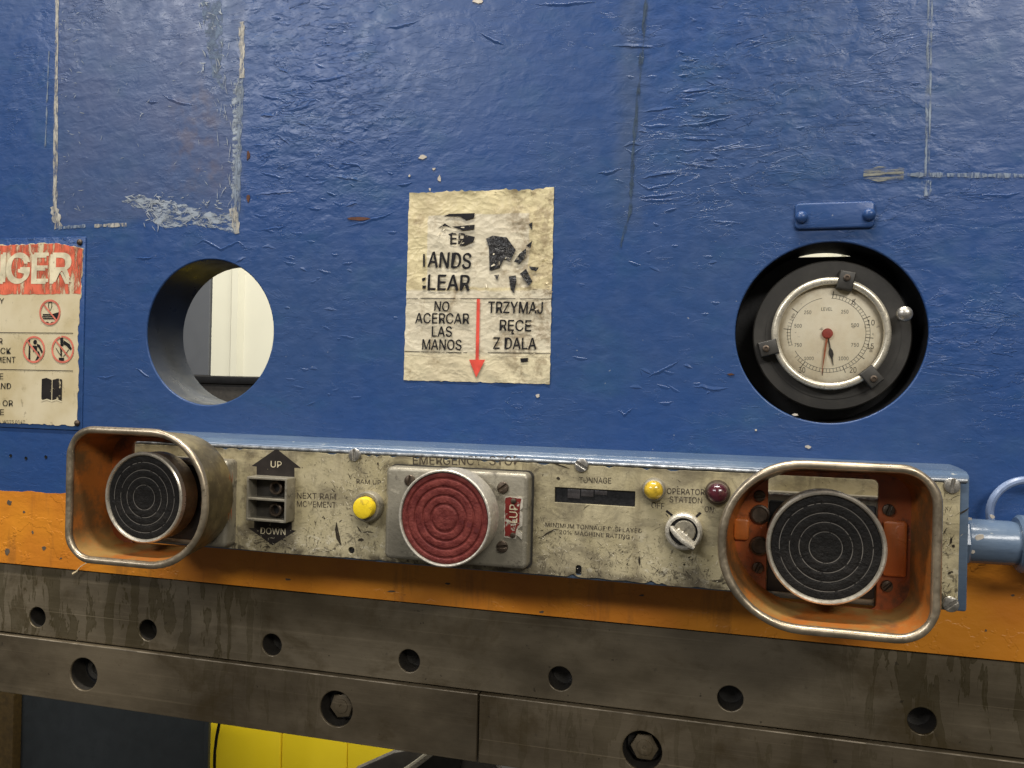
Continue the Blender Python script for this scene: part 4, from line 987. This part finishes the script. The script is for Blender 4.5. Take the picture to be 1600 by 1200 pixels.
# ------------------------------------------------------------------ guarded palm buttons
MBLKC = cap_rubber('black_ribbed_rubber', (0.0055, 0.005, 0.0045), (0.012, 0.0105, 0.009), 0.62)
MSKIRT = plain('bronze_skirt', (0.17, 0.115, 0.06), 0.45, 0.6, 0.35, 90, 0.0006)
MLINE = print_ink('grey_ring_line', (0.12, 0.11, 0.095), 0.36, 150)
def palm_button(cx, cz, s, label):
    """s = +1: square end of the guard to the right; -1: to the left"""
    t = thing('palm_button', cx, cz, BP, label, 'palm button', 'guarded palm buttons at both ends of the box')
    def fx(a): return cx + s * a
    def outline(g, off=0.0):
        r = rrect(-58 + g, 56.5 - g, -46.5 + g, 48.5 - g, (20 - off, 45 - off, 45 - off, 20 - off), 12)
        pts = [(fx(a), cz + b) for a, b in r]
        return pts if s > 0 else pts[::-1]
    # block on the box face
    finish('mounting_block', prism([(fx(a), cz + b) for a, b in rrect(-48, 45, -37.5, 26, 4)][::1 if s > 0 else -1], BP, BP + 12, 3.0, 3), MSILV, t)
    finish('shade_plate', prism([(fx(a), cz + b) for a, b in rrect(-29.8, 29.8, -33, 21.5, 1.5)][::1 if s > 0 else -1], BP + 11.5, BP + 13.2, 0.4), MBLACK, t)  # black sheet added over the block front to imitate the guard's shade
    # back plate of the guard with its square opening
    op = [(fx(a), cz + b) for a, b in rrect(-30.5, 30.5, -38.2, 37.0, 3.5, 4)]
    gp0, gp1 = 57.4, 60.4
    finish('guard_plate', curve_plate([outline(6), op if s > 0 else op[::-1]], gp0, gp1, 0.5), MORIN, t, 30)
    # flared wall
    def ring(g, p): return [(x, z, p) for x, z in outline(g, g * 0.6)]
    finish('guard_outside', loft([ring(4.6, gp0), ring(3.6, 64), ring(1.2, 86), ring(0.3, 93.5)]), MGOUT, t, 50)
    finish('guard_inside', loft([ring(2.6, 93.5), ring(3.8, 86), ring(7.2, 64), ring(8.4, gp1)]), MGIN, t, 50)
    bead = [(x, z, 93.4) for x, z in outline(1.7, 1)]
    finish('guard_rim', tube(bead, [2.5 + 0.25 * math.sin(0.7 * i_) * math.sin(0.23 * i_) for i_ in range(len(bead))], 10, True), MRIM, t, 60)
    # lugs that carry the guard
    for a0, a1, b0, b1 in ((33, 46, -18, 14), (-50, -41, -3, 10)):
        finish('lug', prism([(fx(a), cz + b) for a, b in rrect(a0, a1, b0, b1, 2)], gp1, gp1 + 2.6, 1.4, 2), MPAD, t)
    for a, b in ((-35.5, 24), (-35.5, -19), (36, 20), (36, -24)):
        slotted((fx(a), cz + b), gp1, 3.4, random.uniform(0, 180), t, MDSCREW, 'guard_screw')
    for b in (13.0, -6.0):
        o_ = finish('boss', lathe([(5.8, gp1), (5.6, gp1 + 1.6), (4.6, gp1 + 2.2), (4.2, gp1 + 1.4), (1.0, gp1 + 1.3)], fx(-35.0), cz + b, 28), MDSCREW, t)
    # push head
    finish('stem', lathe([(25, BP + 12), (24, 62), (24, 68)], cx, cz, 40), MBLACKM, t)
    finish('cap_skirt', lathe([(22, 65), (29.5, 66), (31.2, 67.2), (31.8, 82)], cx, cz, 96, cap1=False), MSKIRT, t)
    finish('cap_rim', lathe([(31.8, 81.0), (32.2, 83.6), (31.9, 85.2), (31.0, 85.9), (30.0, 85.6), (29.4, 84.6), (29.3, 83.2)], cx, cz, 96, cap1=False), MRIM2, t)
    ins = finish('ribbed_insert', groove_cap(cx, cz, 29.6, 84.5, [8.8, 14.2, 19.4, 24.8], 0.5, 0.22), MBLKC, t)
    bm = bmesh.new()
    for r in (8.8, 14.2, 19.4, 24.8): lathe([(r + 0.22, 84.42), (r - 0.22, 84.42)], cx, cz, 72, bm=bm, cap1=False)
    finish('ring_line', bm_mesh(bm), MLINE, ins, 0)
    return t
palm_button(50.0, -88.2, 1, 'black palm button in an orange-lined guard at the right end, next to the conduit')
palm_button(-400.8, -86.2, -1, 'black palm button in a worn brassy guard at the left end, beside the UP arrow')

# ------------------------------------------------------------------ pilot lamps and key switch
def pilot(px, py, r, col, label, lens_p=8.0, metal=False):
    x, z = at(px, py, BP + 6)
    t = thing('pilot_lamp', x, z, BP, label, 'pilot lamp', 'two pilot lamps beside the OPERATOR STATION lettering')
    finish('bezel', lathe([(r, BP), (r, BP + 3), (r - 0.8, BP + 5), (r - 1.8, BP + 5.4), (r - 2.4, BP + 4.6)], x, z, 32), MDSCREW if metal else MSILV, t)
    ml = NT('pilot_lens'); nl = ml.noise(220, detail=5); c = ml.mix(ml.ss(nl, 0.35, 0.7), col, tuple(v * 0.45 for v in col))
    mt = ml.out(c, 0.2, 0, ml.bump(nl, 0.0006, 0.4), coat=0.5)
    rr = r - 1.5
    finish('lens', lathe([(rr, BP + 4)] + [(rr * math.cos(a), BP + 5 + rr * 0.8 * math.sin(a)) for a in np.linspace(0, 1.45, 9)], x, z, 32), mt, t)
    return t
pilot(1021, 766, 7.6, (0.66, 0.44, 0.035), 'amber pilot lamp in a metal bezel left of the OPERATOR STATION lettering')
pilot(1121, 771, 7.8, (0.075, 0.014, 0.022), 'dark red pilot lamp right of the OPERATOR STATION lettering', metal=True)

kx, kz = at(1068, 831, BP + 5)
ks = thing('key_switch', kx, kz, BP, 'round key switch with its key turned, between the OFF and ON marks', 'key switch')
finish('collar', lathe([(11.6, BP), (11.8, BP + 2), (11.4, BP + 5.4), (10.2, BP + 6.4), (8.9, BP + 6.4), (8.7, BP + 5), (8.7, BP + 2)], kx, kz, 40), MSILV2, ks)
finish('barrel', lathe([(8.6, BP + 1), (8.6, BP + 4.2), (6.5, BP + 4.3)], kx, kz, 36), MBLACK, ks)
finish('lock_core', lathe([(6.8, BP + 4.2), (6.8, BP + 5.6), (6.3, BP + 6)], kx + 0.6, kz + 0.6, 32), MSILV, ks)
# the key: a toothed blade going in, the flat bow in front of it leaning to the lower right
key = thing('key', kx, kz - 2, BP + 6, 'small worn key sticking out of the round key switch', 'key')
a = math.radians(-29); ca, sa = math.cos(a), math.sin(a)
def kp(pts): return [(kx - 0.4 + u * ca - v * sa, kz - 2.0 + u * sa + v * ca) for u, v in pts]
finish('blade', prism(kp([(-5.2, 0), (-4.6, 2.3), (-3.6, 3.0), (-2.8, 2.2), (-1.6, 2.0), (-0.8, 2.8), (0, 1.9), (1.6, 1.8), (2.2, 2.6), (3.0, 1.5), (9.6, -0.2), (9.4, -1.6), (0, -1.0)]), BP + 4, BP + 9, 0.35, 1), MSILV2, key)
finish('bow', prism(kp([(-9.2, 1.4), (-7.6, 2.4), (-4, 1.0), (1, -0.4), (9.8, -1.4), (9.8, -3.2), (6.4, -3.8), (1, -3.4), (-4, -2.4), (-8, -0.6)]), BP + 8, BP + 13.0, 0.9, 2), MSILV2, key)
finish('worn_tip', prism(kp([(6.6, -2.6), (9.9, -2.2), (9.9, -3.6), (6.4, -4.1)]), BP + 7.5, BP + 12.4, 0.3, 1), MDSCREW, key)

# ------------------------------------------------------------------ conduit at the right end
cf = thing('conduit_fitting', 139, -88.5, 22, 'blue painted conduit fitting leaving the right end of the control box', 'conduit')
def hcyl(x0, x1, prof, z, p, n=28):
    bm = bmesh.new(); R = []
    for f, r in prof: R.append([(x0 + (x1 - x0) * f, z + r * math.cos(2 * math.pi * i / n), p + r * math.sin(2 * math.pi * i / n)) for i in range(n)])
    loft(R, True, bm); bm.verts.ensure_lookup_table(); m = len(bm.verts)
    bm.faces.new([bm.verts[i] for i in range(n)]); bm.faces.new([bm.verts[m - n + i] for i in range(n)])
    return bm_mesh(bm)
finish('pipe_nipple', hcyl(131.0, 163, [(0, 13.2), (0.05, 13.4), (0.9, 13.2), (1, 12.6)], -89, 22), MB2, cf)
finish('coupling', hcyl(163, 215, [(0, 15.5), (0.03, 17.2), (0.95, 17.2), (1, 15.5)], -89, 22), MB2, cf)
finish('conduit_pipe', hcyl(214, 800, [(0, 13.2), (1, 13.2)], -89, 22), MB2, cf)
finish('lock_nut', hcyl(130.0, 136, [(0, 14.5), (0.15, 16.4), (0.8, 16.4), (1, 15.2)], -89, 22, 8), MB2, cf)
for px_, py_, r_ in ((1530, 839, 2.6), (1522, 815, 1.6), (1560, 812, 1.4), (1518, 862, 1.8)):
    x_, z_ = at(px_, py_, 34); a_ = math.asin(max(-1, min(1, (z_ + 89) / 13.6))); pz_ = 22 + 13.6 * math.cos(a_)
    finish('paint_chip', prism([(x_ + r_ * math.cos(k) * random.uniform(0.6, 1.2), z_ + r_ * 0.8 * math.sin(k) * random.uniform(0.6, 1.2)) for k in [i * 0.785 for i in range(8)]], pz_ - 1.2, pz_ + 0.15), MCHIP, cf, 0)
lp_ = []
for i in range(25):
    a = math.radians(200 - 9.2 * i); lp_.append((172 + 20 * math.cos(a), -72 + 20 * math.sin(a), 8 + 3 * math.sin(i * 0.2)))
MHOSE = plain('pale_blue_hose', (0.20, 0.26, 0.40), 0.35, 0, 0.15)
tag(finish('air_hose', tube(lp_, 2.4, 10), MHOSE, None), 'thin pale blue hose looping up behind the conduit fitting at the right edge', 'hose')

# ------------------------------------------------------------------ tool clamping bars under the ram
ub = thing('clamp_bar', -230, -197, 0, 'upper dark oily steel bar with a row of small round holes under the orange band', 'steel bar')
hxs = [-924, -808, -692, -576, -464.3, -349.3, -233.2, -117.4, 0.3, 119.0, 235, 351, 467]
hpos = [(x, -210.3, 8.6) for x in hxs]
finish('bar_body', curve_plate([[(-1299, -226.2), (799, -226.2), (799, -166.6), (-1299, -166.6)]] + [circle(x, z, r, 40) for x, z, r in hpos], -30, -2.0, 0.7, 2), MSTEEL, ub, 30)
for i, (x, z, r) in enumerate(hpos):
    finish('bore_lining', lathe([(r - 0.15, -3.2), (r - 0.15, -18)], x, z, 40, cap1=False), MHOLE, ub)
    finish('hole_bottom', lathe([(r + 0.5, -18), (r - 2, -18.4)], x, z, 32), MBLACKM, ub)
def holder(x0, x1, label, bolts):
    t = thing('tool_holder', (x0 + x1) / 2, -252, 0, label, 'steel bar', 'lower steel bars butted end to end')
    finish('bar_body', curve_plate([[(x0, -277.0), (x1, -277.0), (x1, -227.4), (x0, -227.4)]] + [circle(x, -252.2, 13.6, 48) for x, k in bolts], -30, 1.6, 0.8, 2), MSTEEL2, t, 30)
    finish('rubbed_edge', tube([(x0 + 0.3 + (x1 - x0 - 0.6) * i / 80, -227.75, 1.25) for i in range(81)], [0.5 * random.uniform(0.6, 1.2) for _ in range(81)], 6), MEDGE, t)
    for x, k in bolts:
        finish('bore_lining', lathe([(13.45, 0.2), (13.45, -15.4)], x, -252.2, 48, cap1=False), MHOLE, t)
        finish('counterbore', lathe([(14, -15.6), (12, -16)], x, -252.2, 40), MBLACK, t)
        if k == 0:
            finish('cap_screw', lathe([(9.5, -15), (9.5, -12), (8.6, -11.2), (5, -11.2), (4.6, -11.8), (4.6, -14)], x + 1.4, -251.6, 32), MBLACKM, t)
        else:
            a0 = 0.2 if k == 1 else 0.0
            w_ = finish('washer', lathe([(12.6, -15), (12.6, -12.5), (12.2, -12)], x + 0.8, -252.2, 40), MBLACKM, t)
            hb = prism([(x + 1 + 9.9 * math.cos(a0 + i * math.pi / 3), -252.4 + 9.9 * math.sin(a0 + i * math.pi / 3)) for i in range(6)], -13, -5.2, 0.7, 2)
            b_ = finish('hex_bolt', hb, MSTEEL2, t)
            finish('bolt_face', lathe([(5.4, -5.3), (5.2, -4.4), (3.8, -4.2), (1.4, -4.4), (1.2, -6)], x + 1, -252.4, 28), MSTEEL2, b_)
holder(-1299, -177.6, 'lower steel bar left of the joint, with one hex bolt and one empty bolt hole', [(-756, 1), (-523.6, 0), (-290.6, 1)])
holder(-176.2, 799, 'lower steel bar right of the joint, its hex bolt at the bottom edge', [(-57.8, 2), (174.5, 2), (407, 1)])

# a stray fibre stuck under the left guard
f = [(at(x, y, 4)[0], at(x, y, 4)[1], p) for x, y, p in ((112, 897, 3), (118, 893, 2.4), (124, 886, 3), (134, 880, 3.6), (146, 878, 4))]
tag(finish('straw_fibre', tube(f, [0.9, 0.7, 0.4, 0.35, 0.2], 6), MFIBRE, None), 'loose straw-coloured fibre stuck to the orange band below the left guard', 'fibre')

# ------------------------------------------------------------------ behind and below the ram
# ribbed cream wall seen through the left hole
WD = -1500.0
cw = thing('ribbed_wall', -1350, -100, WD, 'cream ribbed metal wall panel seen through the left round hole', 'wall')
MCW = corrugated('cream_sheet', (0.62, 0.60, 0.485))
ex, _ = at(331, 500, WD)       # left edge of the cream sheet
rib, _ = at(371, 500, WD)
def sheet(x0, x1, z0, z1, ribs, p, name, mat, parent, rw=34, rp=20):
    pts = [(x0, p)]
    for r in ribs: pts += [(r - rw, p), (r - rw * 0.45, p + rp), (r + rw * 0.45, p + rp), (r + rw, p)]
    pts.append((x1, p))
    return finish(name, loft([[(x, z0, q) for x, q in pts], [(x, z1, q) for x, q in pts]], False), mat, parent, 20)
wz0 = at(380, 588, WD)[1]
for i in range(6):
    sheet(ex + i * 400, ex + (i + 1) * 400 - 3, wz0, 1500, [rib + i * 400, rib + 200 + i * 400], WD, 'wall_sheet', MCW, cw, 22, 16)
gp_ = finish('grey_pillar', box(ex - 420, ex - 2, wz0, 1500, WD - 60, WD + 8, 2), plain('grey_paint', (0.085, 0.09, 0.10), 0.5, 0, 0.06, 4), cw, 0)
lg = thing('dark_ledge', ex + 300, wz0 - 60, WD, 'black ledge under the cream wall, low in the left round hole', 'ledge')
finish('ledge_body', box(ex - 420, ex + 2390, wz0 - 300, wz0 - 22, WD - 30, WD + 60, 3), plain('brown_black', (0.03, 0.026, 0.022), 0.6), lg)
finish('ledge_strip', box(ex - 420, ex + 2390, wz0 - 21, wz0 - 2, WD - 30, WD + 70, 2), MBLACK, lg)

# cabinets and post seen under the bars
YD = -1000.0
def below(x0p, x1p, d): return at(x0p, 1150, d)[0], at(x1p, 1150, d)[0]
yx0, yx1 = below(329, 760, YD)
yc_ = thing('yellow_cabinet', (yx0 + yx1) / 2, -800, YD, 'bright yellow sheet metal cabinet standing behind the lower bar', 'cabinet')
MYEL = corrugated('yellow_enamel', (0.88, 0.66, 0.02), 0.4)
seam = [yx0, at(440, 1150, YD)[0], at(530, 1150, YD)[0] + 20, yx1]
for i, (a, b) in enumerate(zip(seam, seam[1:])):
    finish('cabinet_panel', box(a + 1.2, b - 1.2, -1400, -560, YD - 25, YD + (0 if i % 2 else 3), 2), MYEL, yc_)
finish('cabinet_back', box(yx0 - 1, yx1 + 3, -1402, -558, YD - 60, YD - 26), MBLACKM, yc_, 0)
cab = [(at(x, y, YD + 40)[0], at(x, y, YD + 40)[1], YD + 40 + 6 * math.sin(i)) for i, (x, y) in enumerate(((348, 1100), (345, 1128), (341, 1150), (336, 1175), (333, 1200), (331, 1230)))]
tag(finish('cable', tube(cab, 3.3, 10), MBLACK, None), 'black cable hanging in front of the left edge of the yellow cabinet', 'cable')
nx0, nx1 = below(21, 327, -800)
dc = thing('dark_cabinet', (nx0 + nx1) / 2, -700, -800, 'dark slate blue cabinet side left of the yellow cabinet', 'cabinet')
MSLATE = plain('slate_enamel', (0.024, 0.029, 0.032), 0.55, 0, 0.1, 6)
finish('cabinet_side', box(nx0, nx1, -1400, -420, -805, -800, 1), MSLATE, dc)
finish('cabinet_edge', box(nx1 - 8, nx1 + 2, -1400, -420, -799, -794, 1), MSLATE, dc)
bp0, bp1 = below(-60, 20, -780)
tag(finish('brown_post', box(bp0, bp1, -1400, -400, -820, -780, 4), plain('brown_steel', (0.075, 0.045, 0.012), 0.5), None), 'brown steel post in the bottom left corner under the bars', 'post')
# grey tool blank and pipe at the bottom
def back_poly(pts, d): return [at(x, y, d) for x, y in pts]
tb = thing('steel_offcut', *at(640, 1190, -120), -120, 'slanting grey steel bracket tip below the joint of the lower bars', 'bracket')
pl_ = back_poly([(552, 1204), (615, 1176), (640, 1172), (760, 1165), (780, 1204), (760, 1260), (552, 1260)], -140)
finish('bracket_web', prism(pl_[::-1], -150, -140, 1.5), plain('grey_steel', (0.17, 0.155, 0.14), 0.45, 0.5, 0.2, 40), tb)
finish('bright_edge', tube([(*at(x, y, -128), -128) for x, y in ((632, 1206), (655, 1190), (676, 1174))], 3.2, 10), MCHROME, tb)
finish('dark_side', prism(back_poly([(676, 1172), (720, 1182), (716, 1215), (640, 1215)], -134)[::-1], -139, -134), MBLACKM, tb)
